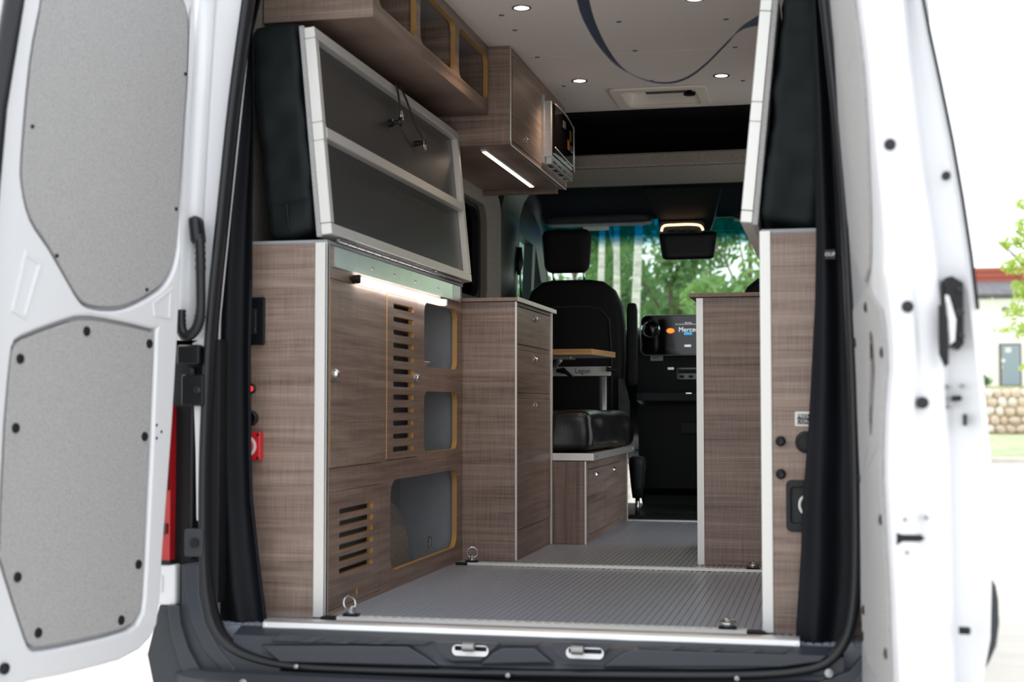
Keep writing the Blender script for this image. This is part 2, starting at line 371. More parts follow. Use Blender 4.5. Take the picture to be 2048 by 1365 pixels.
# foliage
def leaves_bm(blobs, n, size, bm, rng):
    tot = sum(b[3] ** 2 for b in blobs)
    for (cx, cy, cz, r) in blobs:
        for i in range(int(n * r * r / tot)):
            d = Vector((rng.gauss(0, 1), rng.gauss(0, 1), rng.gauss(0, 1))).normalized() * r * rng.random() ** 0.45
            c = Vector((cx, cy, cz)) + Vector((d.x, d.y, d.z * 0.8))
            a = Vector((rng.gauss(0, 1), rng.gauss(0, 1), rng.gauss(0, 1))).normalized(); b = a.orthogonal().normalized(); s = size * rng.uniform(0.6, 1.3)
            vs = [bm.verts.new(c + a * s), bm.verts.new(c + b * s * 0.45), bm.verts.new(c - a * s), bm.verts.new(c - b * s * 0.45)]
            bm.faces.new(vs)
def tree(name, label, base, h, trunk_r, blobs, n, size, leaf, bark='bark', group=None, lean=(0, 0), cat='tree'):
    t = thing(name, label, cat, base, group); rng = random.Random(int(base[0] * 97 + base[1] * 13)); b = Vector(base)
    top = b + Vector((lean[0], lean[1], h))
    pts = [b.lerp(top, k / 6) + Vector((rng.uniform(-1, 1), rng.uniform(-1, 1), 0)) * 0.05 * h * 0.1 * (k > 0) for k in range(7)]
    tube('trunk', pts, [trunk_r * (1 - 0.75 * k / 6) for k in range(7)], bark, t, 8)
    for bl in blobs[:6]:
        st = b.lerp(top, min(1, max(0.2, (bl[2] - 0.7) / h))); tube('branch', [st, (st + Vector(bl[:3])) / 2 + Vector((0, 0, 0.1)), bl[:3]], [trunk_r * 0.35, trunk_r * 0.25, trunk_r * 0.08], bark, t, 6)
    bm = bmesh.new(); leaves_bm(blobs, n, size, bm, rng)
    c = obj('crown', bm, leaf, t); c['kind'] = 'stuff'
    return t
tp = at(2048, 520, y=16)
rg = random.Random(3)
sb_ = [(at(u, v, y=16).x, 16 + 0.1 * (k % 3 - 1), at(u, v, y=16).z, rr) for k, (u, v, rr) in enumerate(((2040, 410, 0.10), (2035, 480, 0.14), (2015, 490, 0.08), (2042, 530, 0.20), (2018, 535, 0.10), (2005, 485, 0.05), (2045, 590, 0.16), (2030, 625, 0.15), (2045, 660, 0.15), (2000, 662, 0.035), (2012, 660, 0.04), (1990, 661, 0.025), (2044, 735, 0.06), (2048, 450, 0.15), (2038, 570, 0.10)))]
tree('street_tree', 'young tree with bright lime leaves beside the white building', (tp.x + 0.8, 16.4, -0.7), 4.6, 0.07,
     sb_ + [(tp.x + 0.8, 16.4, 2.6, 0.8), (tp.x + 1.3, 16.6, 2.0, 0.7), (tp.x + 0.9, 16.3, 3.5, 0.7)], 7000, 0.045, 'leaf_lime')
sh = at(1976, 770, y=62)
tree('shrub', 'small green shrub at the top of the stone wall', (sh.x, 64.2, TZ), 0.5, 0.03, [(sh.x, 64.2, TZ + 0.3, 0.30), (sh.x + 0.2, 64.3, TZ + 0.22, 0.26)], 300, 0.07, 'leaf_mid', cat='shrub')
# trees in front of the windscreen
def front(u, v, y): return at(u, v, y=y)
G = 'trees in front of the van'
for u, y, r_, ln, lab in ((1207, 13, 0.036, 0.06, 'pale birch trunk nearest the driver headrest beyond the windscreen'), (1231, 14.5, 0.040, 0.10, 'pale birch trunk in the middle of three beyond the windscreen'), (1277, 12, 0.042, 0.45, 'leaning pale birch trunk beside the armrest beyond the windscreen')):
    p = front(u, 520, y); fr_ = (p.z + 0.7) / 7
    tree('birch_tree', lab, (p.x - ln * fr_, y, -0.7), 7, r_ * 1.5, [(p.x + dx, y + dy, zz, r) for dx, dy, zz, r in ((-0.4, 0.1, 3.9, 0.35), (0.35, -0.1, 4.4, 0.4), (0, 0, 5.3, 0.5), (0.2, 0, 4.9, 0.4))], 900, 0.06, 'leaf_soft', 'birch_bark', G, (ln, 0))
spots = [(1085, 16, 'leaf_mid', 'mid green leafy tree seen through the windscreen behind the driver headrest', 1.0), (1150, 23, 'leaf_dark', 'dark green bushy tree standing behind the birch trunks', 1.1), (1250, 27, 'leaf_mid', 'wide mid green tree far behind the leaning birch', 1.1), (1340, 19, 'leaf_mid', 'thin mid green tree seen below the rear-view mirror', 0.75), (1420, 23, 'leaf_soft', 'soft green tree seen through the windscreen beside the mirror', 0.9), (1500, 17, 'leaf_soft', 'soft green tree seen through the windscreen behind the passenger headrest', 0.7), (1010, 25, 'leaf_dark', 'dark green tree seen through the driver side window', 1.0), (1720, 22, 'leaf_mid', 'mid green tree standing ahead of the passenger side', 0.9)]
for i, (u, y, lf, lab, dens) in enumerate(spots):
    p = front(u, 520, y); r_ = random.Random(i + 20)
    bl = [(p.x + r_.uniform(-0.95, 0.95), y + r_.uniform(-0.5, 0.5), r_.uniform(0.9, 4.4) * (y / 20), r_.uniform(0.35, 0.7) * y / 20) for _ in range(14)]
    tree('leafy_tree', lab, (p.x, y, -0.7), 5.2, 0.06, bl, int(3500 * dens), 0.085, lf, 'bark', G)
p = front(1290, 600, 31)
hg = thing('hedge', 'long dark green hedge behind the trees beyond the windscreen', 'hedge', (p.x, 31, -0.69)); hr = random.Random(4)
hb_ = [(p.x - 9 + k * 0.8, 31 + hr.uniform(-0.2, 0.2), zz, 0.95) for k in range(20) for zz in (0.2, 1.2, 2.2, 3.1)]
hb_ = [b_ for b_ in hb_ if b_[0] < 1.8]
bm = bmesh.new(); leaves_bm(hb_, 9000, 0.17, bm, hr); o = obj('foliage', bm, 'leaf_mid', hg); o['kind'] = 'stuff'
bm = bmesh.new()
for b_ in hb_[::4]: bxb(bm, b_[0] - 0.45, b_[0] + 0.45, 30.8, 31.4, -0.69, 2.9 + hr.uniform(-0.2, 0.2), 0.15)
obj('stems', bm, 'leaf_mid', hg)

# =================================================================== VAN SHELL
# floor: ribbed rubber
bm = bmesh.new()
bxb(bm, -0.86, 0.86, 0.05, 3.57, -0.06, -0.0020)
x = -0.86
while x < 0.855:
    bxb(bm, x, x + 0.0155, 0.075, 3.565, -0.0065, 0.0, 0.0018, 1); x += 0.0190
fl = obj('floor', bm, 'floor_rubber'); struct(fl)
box('cab_floor', -0.95, 0.95, 3.58, 5.0, -0.06, -0.012, 'cab_plastic').name = 'floor_cab'; struct(bpy.data.objects['floor_cab'])
o = box('trim_1', -0.86, 0.86, 3.555, 3.585, -0.004, 0.006, 'aluminium'); struct(o)
# ceiling with two panels, seam at y=1.935
ce = sthing('ceiling', (0, 1.5, 1.9))
for y0, y1 in ((0.05, 1.930), (1.937, 2.965)): box('panel', -0.86, 0.86, y0, y1, 1.9, 1.925, 'ceiling_vinyl', ce, 0.001)
def rivet(x, y): lathe('rivet', (x, y, 1.9), (0, 0, -1), [(0.010, 0), (0.009, 0.002), (0.003, 0.004)], 'bolt_grey', ce, 10)
for u, v in ((1075, 114), (1270, 101), (1470, 94), (1238, 43), (1452, 38), (1030, 60), (1128, 172), (1304, 161), (1486, 161), (1003, 30)):
    p = at(u, v, z=1.9); rivet(p.x, p.y)
# side walls (left with the rear side window opening, right with the open slider)
wl = plate('wall_left', [(0.05, -0.05), (3.45, -0.05), (3.45, 1.9), (0.05, 1.9)], [rrect(1.85, 2.92, 0.98, 1.50, 0.09)], 0.03, 'felt_interior', fx(-0.84)); struct(wl)
wr = plate('wall_right', [(0.05, -0.05), (3.45, -0.05), (3.45, 1.9), (0.05, 1.9)], [rrect(2.50, 3.40, 0.0, 1.62, 0.1)], 0.03, 'felt_interior', fxp(0.84)); struct(wr)
wf = plate('window_1', rrect(1.80, 3.17, 0.92, 1.56, 0.10), [rrect(1.95, 2.90, 1.02, 1.47, 0.08)], 0.045, 'felt_interior', lambda u, v, w: (-0.84 + 0.045 - w, u, v), bev=0.008); struct(wf)
plate('window_seal', rrect(1.95, 2.93, 1.0, 1.49, 0.09), [rrect(1.98, 2.86, 1.05, 1.45, 0.08)], 0.03, 'rubber', fx(-0.83), wf)
plate('pane', rrect(1.9, 2.95, 0.97, 1.52, 0.09), [], 0.006, 'glass_dark', fx(-0.875), wf)
# outer body
V = thing('camper_van_body', 'white high-roof camper van body seen through its open rear', 'van', (0, 0, -0.7))
def side(sx):
    secs = []
    for z_, x_ in ((-0.45, 0.98), (0.2, 1.0), (0.8, 0.985), (1.4, 0.97), (1.9, 0.92), (2.05, 0.80)):
        secs.append((z_, x_))
    hole = rrect(1.80, 2.98, 0.93, 1.55, 0.1) if sx < 0 else rrect(2.50, 3.40, -0.02, 1.62, 0.1)
    hole2 = [(3.75, 1.0), (4.75, 1.0), (4.55, 1.20), (4.28, 1.50), (3.75, 1.52)]
    def xf(z):
        for (a, b), (c, d) in zip(secs, secs[1:]):
            if z <= c: return b + (d - b) * (z - a) / (c - a)
        return secs[-1][1]
    return plate('side_panel', [(0.02, -0.45), (5.2, -0.45), (5.2, 1.0), (4.9, 1.15), (4.4, 1.72), (3.9, 1.9), (0.02, 1.98)], [hole, hole2], 0.03, 'white_paint', lambda u, v, w: (sx * (xf(v) - w), u, v), V)
side(-1); side(1)
box('roof', -0.92, 0.92, 0.0, 3.95, 1.95, 2.0, 'white_paint', V)
box('rear_header', -0.85, 0.85, -0.02, 0.06, 1.80, 1.99, 'white_paint', V)
box('bonnet', -0.9, 0.9, 5.14, 6.0, 0.2, 0.92, 'white_paint', V, 0.08, 3)
# rear door frame seal
sealL = [(503, -60), (497, 0), (470, 200), (447, 420), (425, 640), (416, 800), (411, 950), (411, 1100), (417, 1190), (432, 1252), (462, 1292), (515, 1317), (600, 1332), (760, 1340), (950, 1344), (1150, 1347), (1350, 1349), (1500, 1348), (1600, 1340), (1655, 1322), (1690, 1280), (1706, 1220), (1712, 1120), (1711, 950), (1706, 760), (1699, 600), (1690, 420), (1676, 250), (1659, 90), (1648, -10), (1640, -70)]
path = [at(u, v, y=-0.005) for u, v in sealL]
top_l = Vector((-0.60, -0.005, 1.80)); top_r = Vector((0.61, -0.005, 1.80))
path = smoothpath([top_l] + path + [top_r], 4) + [top_l]
def seal_loft(path, hw, hd):
    secs = []
    for i, p in enumerate(path):
        t = (path[min(i + 1, len(path) - 1)] - path[max(i - 1, 0)]).normalized(); nrm = Vector((-t.z, 0, t.x))
        secs.append([p + nrm * hw * math.cos(a) + Vector((0, hd * math.sin(a), 0)) for a in [k * math.pi / 5 for k in range(10)]])
    return loft_bm(secs)
obj('door_seal', seal_loft(path, 0.014, 0.03), 'rubber_glossy', V, True)
# jamb between seal and outer corner : white pillars following the seal outline
def jamb(sx, ulist, m, xo, name, y0=0.0, y1=0.05):
    pts = [at(u, v, y=0.0) for u, v in ulist]
    secs = [[(p.x, y0, p.z), (xo(p.z), y0, p.z), (xo(p.z), y1, p.z), (p.x, y1, p.z)] for p in pts]
    return obj(name, loft_bm(secs), m, V)
jamb(-1, [(497, -60), (470, 200), (447, 420), (425, 640), (424, 690)], 'white_paint', lambda z: -0.955, 'rear_pillar')
jamb(1, [(1645, -70), (1676, 250), (1690, 420), (1699, 600), (1706, 760), (1711, 950), (1712, 1120), (1706, 1200)], 'white_paint', lambda z: 0.955, 'rear_pillar', 0.02, 0.06)
# rounded white column on the left pillar carrying the harness
tube('pillar_column', [at(u, v, y=-0.012) for u, v in ((410, -20), (396, 200), (384, 420), (376, 560), (373, 640), (373, 662))], [0.03, 0.03, 0.03, 0.03, 0.026, 0.004], 'white_paint', V, 14)
# dark channel with door hinges on lower left pillar
box('hinge_channel', -0.955, -0.80, 0.0, 0.05, 0.06, 0.73, 'black_plastic', V)
hc = box('hinge_bracket', -0.895, -0.835, -0.05, 0.0, 0.665, 0.715, 'black_plastic', V, 0.004)
box('channel_rib', -0.872, -0.862, -0.022, 0.0, 0.17, 0.66, 'rubber_glossy', V, 0.004)
p0 = at(409, 690, y=-0.02); plate('pillar_insert', [(at(u, v, y=-0.02).x, at(u, v, y=-0.02).z) for u, v in ((385, 688), (412, 672), (412, 706), (404, 715), (388, 705))], [], 0.02, 'white_paint', fy(-0.022), V)
plate('pillar_insert', [(at(u, v, y=-0.02).x, at(u, v, y=-0.02).z) for u, v in ((388, 780), (408, 776), (402, 1048), (394, 1040), (392, 900))], [], 0.02, 'white_paint', fy(-0.022), V)
hb = box('hinge_bracket', -0.875, -0.825, -0.04, 0.0, 0.18, 0.25, 'cab_grey', V, 0.004); lathe('bolt', (-0.845, -0.04, 0.215), (0, -1, 0), [(0.012, 0), (0.012, 0.006), (0.003, 0.008)], 'rubber', hb, 10)
hb = box('hinge_bracket', -0.885, -0.825, -0.045, 0.0, 0.56, 0.64, 'black_plastic', V, 0.004); lathe('bolt', (-0.838, -0.045, 0.60), (0, -1, 0), [(0.010, 0), (0.010, 0.006), (0.003, 0.008)], 'rubber_glossy', hb, 10)
# harness boot
ph = smoothpath([at(u, v, y=-0.06) for u, v in ((397, 470), (400, 500), (401, 560), (401, 620), (396, 650), (384, 668), (370, 672), (362, 655), (361, 620))], 8)
hn = tube('harness_boot', ph, [0.0125 + (0.0018 if (k % 2 and (4 < k < 14 or k > 26)) else 0) for k in range(len(ph))], 'rubber_glossy', V, 12)
pb = at(394, 462, y=-0.05)
softbox('harness_cap', lambda a, b, c: (pb.x + a + c * -0.12, pb.y + b, pb.z + c), 6, 6, 6, (0.032, 0.05, 0.075), 'rubber_glossy', hn, 0.45)
# tail lamps
for sx in (-1, 1):
    tl = obj('tail_lamp', loft_bm([[(sx * 0.99, 0.03, z_), (sx * 0.985, -0.02, z_), (sx * 0.918, -0.03, z_), (sx * 0.918, 0.03, z_)] for z_ in (0.165, 0.56)]), 'red_lens', V)
    box('reverse_lens', min(sx * 0.985, sx * 0.922), max(sx * 0.985, sx * 0.922), -0.036, -0.02, 0.345, 0.56, 'tinted_lens', tl); box('reflector', min(sx * 0.96, sx * 0.926), max(sx * 0.96, sx * 0.926), -0.036, -0.02, 0.235, 0.262, 'tinted_lens', tl); box('lamp_base', min(sx * 0.99, sx * 0.915), max(sx * 0.99, sx * 0.915), -0.034, 0.02, 0.158, 0.168, 'rubber', tl)
    cb = box('corner_panel', min(sx * 1.0, sx * 0.902), max(sx * 1.0, sx * 0.902), -0.03, 0.05, 0.055, 0.158, 'white_paint', V, 0.006, 2)
    box('panel_emboss', min(sx * 0.972, sx * 0.935), max(sx * 0.972, sx * 0.935), -0.036, -0.028, 0.088, 0.132, 'white_paint', cb, 0.004, 2)
# bumper
BP = thing('rear_bumper', 'dark grey plastic rear bumper with moulded step under the sill', 'bumper', (0, -0.06, -0.45))
secs = []
for k in range(25):
    a = -1 + 2 * k / 24; x_ = 0.94 * a; s_ = abs(a)
    yb = -0.11 + 0.12 * max(0, (s_ - 0.80) / 0.2) ** 2
    zt = -0.098 if s_ < 0.80 else -0.098 + 0.0 * s_
    secs.append([(x_, 0.10, zt), (x_, yb + 0.03, zt), (x_, yb, zt - 0.015), (x_, yb - 0.01, -0.20), (x_, yb + 0.03, -0.45), (x_, 0.10, -0.45)])
obj('bumper_shell', loft_bm(secs), 'bumper_plastic', BP, False)
for sx in (-1, 1):   # upward horns beside the opening with a raised ridge and a dark channel
    for nm, px, y_, th, m_ in (('bumper_horn', [(318, 1212), (362, 1212), (362, 1130), (408, 1122), (410, 1180), (424, 1248), (455, 1294), (510, 1320), (560, 1334), (560, 1400), (312, 1400), (294, 1310)], -0.03, 0.029, 'bumper_plastic'),
                               ('horn_ridge', [(334, 1212), (357, 1212), (361, 1250), (377, 1300), (402, 1345), (425, 1398), (388, 1398), (358, 1330), (341, 1270)], -0.045, 0.018, 'step_plastic'),
                               ('horn_channel', [(366, 1135), (398, 1128), (399, 1190), (411, 1250), (440, 1300), (475, 1345), (445, 1345), (405, 1300), (380, 1245), (368, 1180)], -0.034, 0.01, 'step_plastic')):
        plate(nm, [(-sx * at(u, v, y=y_).x, at(u, v, y=y_).z) for u, v in px], [], th, m_, fy(y_), BP, bev=0.004, bres=2)
for sx in (-1, 1):
    lathe('bolt', (sx * 0.665, -0.145, -0.108) if sx < 0 else at(1658, 1348, y=-0.03), (0, -1, 0.3), [(0.010, 0), (0.010, 0.006), (0.003, 0.008)], 'bolt_grey', BP, 10)
for u, v in ((593, 1334), (1016, 1352), (1474, 1358)): lathe('bolt', at(u, v, y=-0.045), (0, -1, 0.2), [(0.006, 0), (0.006, 0.004), (0.002, 0.006)], 'bolt_grey', BP, 10)
# step plate inside the seal
ST = thing('entry_step', 'black moulded plastic entry step with two latch pockets under the sill', 'step', (0, 0.0, -0.09))
def spl(u0, u1, v0, v1, y): a = at(u0, v0, y=y); b = at(u1, v1, y=y); return a.x, b.x, b.z, a.z
obj('step_base', loft_bm([[(x_, 0.04, 0.0 - d), (x_, -0.008, -0.016 - d), (x_, -0.012, -0.055 + d * 0.5), (x_, -0.02, -0.068 + d), (x_, 0.0, -0.100), (x_, 0.04, -0.100)] for x_, d in ((-0.752, 0.0), (-0.70, 0), (0.70, 0), (0.745, 0.0))]), 'step_plastic', ST)
for u0, v0_ in ((941, 1301), (1170, 1306)): hc_ = at(u0, v0_, y=-0.03); prism_px = [(u0 - 68, 1284), (u0 + 60, 1286), (u0 + 42, 1302), (u0 + 20, 1321), (u0 - 36, 1321), (u0 - 60, 1304)]; plate('latch_pocket', [(at(u, v, y=-0.02).x, at(u, v, y=-0.02).z) for u, v in prism_px], [rrect(hc_.x - 0.037, hc_.x + 0.039, hc_.z - 0.002, hc_.z + 0.0095, 0.003, 3)], 0.012, 'step_plastic', fy(-0.029), ST)
Y1 = -0.016
def prism(name, px, y, th, m, parent, bev=0.0):
    return plate(name, [(at(u, v, y=y).x, at(u, v, y=y).z) for u, v in px], [], th, m, fy(y), parent, bev=bev)
# rounded raised lower lip pieces and the pockets between them
prism('step_lip', [(520, 1292), (700, 1292), (815, 1294), (855, 1318), (878, 1334), (560, 1326)], -0.03, 0.02, 'step_plastic', ST, 0.004)
prism('step_lip', [(1005, 1297), (1068, 1297), (1105, 1327), (960, 1330), (985, 1306)], -0.03, 0.02, 'step_plastic', ST, 0.004)
prism('step_lip', [(1270, 1300), (1655, 1312), (1640, 1325), (1560, 1336), (1205, 1335), (1240, 1310)], -0.03, 0.02, 'step_plastic', ST, 0.004)
for px in ([(560, 1270), (640, 1276), (800, 1280), (870, 1283), (846, 1292), (700, 1289), (540, 1284)], [(990, 1285), (1085, 1287), (1072, 1294), (1002, 1293)], [(1275, 1292), (1420, 1293), (1590, 1298), (1560, 1312), (1400, 1312), (1280, 1304)]):
    prism('tread_pad', px, -0.022, 0.012, 'bumper_plastic', ST, 0.003)
for k, (u, v) in enumerate(((620, 1280), (690, 1283), (760, 1284), (1340, 1297), (1420, 1300), (1500, 1303))):
    prism('tread_groove', [(u - 30, v + 5), (u + 5, v - 4), (u + 28, v - 3), (u + 2, v + 6)], -0.026, 0.006, 'step_plastic', ST, 0.001)
for cu_, cv_, roll in ((941, 1301, (937, 1295)), (1170, 1306, (1155, 1301))):
    a = at(cu_, cv_, y=-0.03)
    s_ = plate('striker_plate', rrect(a.x - 0.045, a.x + 0.045, a.z - 0.014, a.z + 0.012, 0.012), [rrect(a.x - 0.039, a.x + 0.041, a.z - 0.002, a.z + 0.0095, 0.003, 3)], 0.006, 'white_paint', fy(-0.034), ST)
    b = at(*roll, y=-0.045); lathe('striker_roller', (b.x - 0.016, -0.045, b.z), (1, 0, 0), [(0.006, 0), (0.011, 0.002), (0.011, 0.030), (0.006, 0.032)], 'bolt_grey', s_, 16)
# sill strip
SL = thing('sill_strip', 'bright rounded aluminium sill strip across the rear floor edge', 'sill strip', (-0.02, 0.06, 0))
pr = [(0.032, 0.0), (0.034, 0.012), (0.042, 0.0165), (0.072, 0.0165), (0.078, 0.014), (0.08, 0.0), (0.05, -0.012), (0.034, -0.012)]
obj('strip', loft_bm([[(x_, y_, z_) for y_, z_ in pr] for x_ in (-0.69, 0.645)]), 'aluminium', SL)
lathe('screw', (-0.684, 0.036, 0.004), (0, -1, 0), [(0.005, 0), (0.004, 0.003), (0.001, 0.004)], 'chrome', SL, 10); lathe('screw', (0.638, 0.036, 0.004), (0, -1, 0), [(0.005, 0), (0.004, 0.003), (0.001, 0.004)], 'chrome', SL, 10)

# =================================================================== REAR DOORS
HL = Vector((-0.84, -0.05, 0)); aL = math.radians(260)
dL = Vector((math.cos(aL), math.sin(aL), 0)); nL = Vector((dL.y, -dL.x, 0))     # nL: outward (away from van centre)
if nL.x > 0: nL = -nL
def sz(u, v):
    r = ray(u, v); n = nL; t = (HL - CAM).dot(n) / r.dot(n); q = CAM + r * t
    return ((q - HL).dot(dL), q.z)
mapL = lambda s, z, t: HL + dL * s + nL * t + Vector((0, 0, z))
DL = thing('rear_door', 'white open rear door with two full grey felt panels and harness boot', 'van door', (HL.x - 0.1, -0.4, -0.1))
edge_px = [(386, 0), (379, 180), (372, 300), (362, 550), (355, 700), (346, 850), (338, 960), (327, 1100), (321, 1200), (315, 1250), (302, 1277), (280, 1300), (240, 1322), (150, 1345), (60, 1362)]
ol = [(0.03, 1.80)] + [sz(*q) for q in edge_px] + [(0.70, -0.045), (0.735, 0.1), (0.735, 0.9), (0.72, 1.15), (0.67, 1.40), (0.60, 1.80)]
up_px = [(330, -40), (362, -8), (377, 31), (382, 77), (377, 160), (370, 256), (359, 436), (351, 513), (336, 554), (313, 579), (261, 607), (220, 614), (179, 608), (159, 590), (138, 554), (103, 492), (67, 436), (51, 369), (51, 308), (67, 128), (85, 26), (95, -30), (130, -60)]
lo_px = [(32, 698), (48, 680), (133, 648), (165, 641), (212, 645), (303, 664), (310, 675), (305, 799), (295, 1012), (287, 1192), (279, 1230), (255, 1256), (159, 1280), (85, 1294), (66, 1291), (53, 1267), (8, 1123), (6, 1092), (16, 852), (27, 720)]
def crop(ring, k):   # widen/shrink a ring about its centroid by k metres
    cx = sum(p[0] for p in ring) / len(ring); cy = sum(p[1] for p in ring) / len(ring)
    out = []
    for x_, y_ in ring:
        d = Vector((x_ - cx, y_ - cy)); out.append((cx + d.x * (1 + k / d.length), cy + d.y * (1 + k / d.length)))
    return out
def smooth2(ring, k=3):
    P_ = [Vector((a, b, 0)) for a, b in ring]; N = len(P_); out = []
    for i in range(N):
        p0, p1, p2, p3 = P_[i - 1], P_[i], P_[(i + 1) % N], P_[(i + 2) % N]
        for j in range(k):
            t = j / k; q = 0.5 * ((2 * p1) + (p2 - p0) * t + (2 * p0 - 5 * p1 + 4 * p2 - p3) * t * t + (3 * p1 - p0 - 3 * p2 + p3) * t ** 3); out.append((q.x, q.y))
    return out
U = smooth2([sz(*q) for q in up_px], 3); Lw = smooth2([sz(*q) for q in lo_px], 2)
plate('door_frame', ol, [crop(U, 0.010), crop(Lw, 0.010)], 0.030, 'white_paint', mapL, DL, bev=0.008, bres=3)
plate('door_shell', crop(ol, 0.012), [], 0.10, 'white_paint', lambda s, z, t: mapL(s, z, t + 0.028), DL, bev=0.02, bres=3)
upn = plate('upper_panel', U, [], 0.022, 'felt', lambda s, z, t: mapL(s, z, t + 0.005), DL, bev=0.003)
lpn = plate('lower_panel', Lw, [], 0.022, 'felt', lambda s, z, t: mapL(s, z, t + 0.005), DL, bev=0.003)
upn['label'] = 'grey felt upper door panel'; lpn['label'] = 'grey felt lower door panel'
def stud(u, v, r, parent, h=0.006):
    s, z = sz(u, v); lathe('stud', mapL(s, z, 0.006), -nL, [(r, 0), (r * 0.9, h * 0.7), (r * 0.4, h)], 'rubber', parent, 14)
for a, b in ((332, 43), (568, 90), (82, 147), (65, 408), (550, 440), (72, 970), (527, 922), (150, 1180), (462, 1132)): stud(a * 0.5313, 640 + b * 0.5313, 0.0115, lpn)
for a, b in ((728, 288), (132, 493), (692, 815), (228, 998), (578, 1130)): stud(a * 0.5128, b * 0.5128, 0.0045, upn)
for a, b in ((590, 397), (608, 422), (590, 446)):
    s, z = sz(a * 0.5313, 640 + b * 0.5313); lathe('plug_and_hole_disc', mapL(s, z, 0.001), -nL, [(0.004, 0), (0.004, 0.0012), (0.002, 0.002)], 'rubber', DL, 10)  # black discs standing in for the dark of three small open holes
plate('emboss', [sz(*q) for q in ((50, 500), (84, 528), (50, 640), (22, 622))], [[sz(*q) for q in ((54, 512), (76, 530), (48, 628), (30, 618))]], 0.006, 'white_paint', lambda s, z, t: mapL(s, z, t - 0.003), DL, bev=0.002)
plate('emboss', crop([sz(*q) for q in ((305, 606), (345, 575), (342, 640), (308, 632))], 0), [crop([sz(*q) for q in ((310, 609), (340, 585), (337, 634), (313, 628))], 0)], 0.004, 'white_paint', lambda s, z, t: mapL(s, z, t - 0.002), DL, bev=0.001)
tube('edge_seal', [mapL(s, z, 0.0) for s, z in ((0.60, 1.80), (0.672, 1.40), (0.715, 1.18), (0.742, 0.9), (0.742, 0.1))], 0.022, 'rubber_glossy', DL, 10)
s, z = sz(6, 1338); lb = lathe('latch_bolt', mapL(s, z, 0.002), -nL, [(0.012, 0), (0.012, 0.01), (0.005, 0.014)], 'rubber', DL, 12)

# right door: lofted, nearly edge-on
YE = -0.72
def zx(v, u, y): p_ = at(u, v, y=y); return p_.z, p_.x
innerC = [zx(v, u, YE) for v, u in ((-120, 1708), (0, 1720), (110, 1735), (293, 1750), (458, 1766), (523, 1768), (670, 1784), (736, 1786), (835, 1777), (948, 1774), (1022, 1778), (1111, 1783), (1200, 1789), (1271, 1792), (1390, 1798))]
stepC = [zx(v, u, YE) for v, u in ((-120, 1800), (0, 1812), (110, 1822), (293, 1843), (458, 1868), (600, 1888), (800, 1897), (900, 1902), (1111, 1905), (1390, 1912))]
outC = [zx(v, u, YE + 0.03) for v, u in ((-120, 1822), (65, 1857), (249, 1897), (460, 1934), (650, 1957), (800, 1973), (930, 1984), (1100, 1986), (1280, 1982), (1390, 1962))]
hinC = [zx(v, u, -0.05) for v, u in ((-300, 1640), (0, 1662), (100, 1672), (250, 1680), (420, 1694), (600, 1706), (760, 1714), (950, 1722), (1390, 1724))]
def ip(lst, z):
    lst = sorted(lst)
    if z <= lst[0][0]: return lst[0][1]
    for (a, b), (c, d) in zip(lst, lst[1:]):
        if z <= c: return b + (d - b) * (z - a) / (c - a)
    return lst[-1][1]
DR = thing('rear_door', 'white open rear door seen edge-on with black plugs and latch', 'van door', (0.9, -0.4, -0.1))
zs = [-0.06 + 1.86 * k / 46 for k in range(47)]
obj('door_shell', loft_bm([[(ip(hinC, z) + 0.01, -0.055, z), (ip(hinC, z), -0.075, z), (ip(innerC, z) - 0.003, YE + 0.02, z), (ip(innerC, z) + 0.003, YE + 0.006, z), (ip(innerC, z) + 0.014, YE, z), (ip(innerC, z) * 0.58 + ip(stepC, z) * 0.42, YE + 0.003, z), (ip(innerC, z) * 0.47 + ip(stepC, z) * 0.53, YE + 0.020, z), (ip(stepC, z) - 0.020, YE + 0.022, z), (ip(stepC, z) - 0.004, YE + 0.030, z), (ip(stepC, z) + 0.008, YE + 0.062, z), (ip(outC, z) * 0.5 + ip(stepC, z) * 0.5, YE + 0.055, z), (ip(outC, z) - 0.010, YE + 0.036, z), (ip(outC, z), YE + 0.04, z), (ip(outC, z), YE + 0.16, z), (ip(hinC, z) + 0.17, -0.075, z), (ip(hinC, z) + 0.16, -0.055, z)] for z in zs]), 'white_paint', DR)
ss(DR.children[0], 35)
def mapR(s, z, t):   # s along inner face from hinge (0..1), t proud of it
    xi, yi = ip(hinC, z), -0.075; xo, yo = ip(innerC, z) - 0.003, YE + 0.02
    return Vector((xi + (xo - xi) * s - t, yi + (yo - yi) * s, z))
def denser(ring, k=4): 
    out = []
    for i in range(len(ring)):
        a, b = ring[i], ring[(i + 1) % len(ring)]
        for j in range(k): out.append((a[0] + (b[0] - a[0]) * j / k, a[1] + (b[1] - a[1]) * j / k))
    return out
UR = [(0.10, 1.74), (0.08, 1.55), (0.07, 1.2), (0.10, 0.98), (0.18, 0.90), (0.42, 0.835), (0.56, 0.81), (0.70, 0.83), (0.84, 0.94), (0.93, 1.05), (0.965, 1.15), (0.965, 1.45), (0.94, 1.70)]
LR = [(0.08, 0.76), (0.10, 0.775), (0.50, 0.79), (0.62, 0.795), (0.92, 0.74), (0.95, 0.70), (0.965, 0.5), (0.965, 0.25), (0.93, 0.05), (0.86, 0.02), (0.30, 0.02), (0.15, 0.05), (0.09, 0.12)]
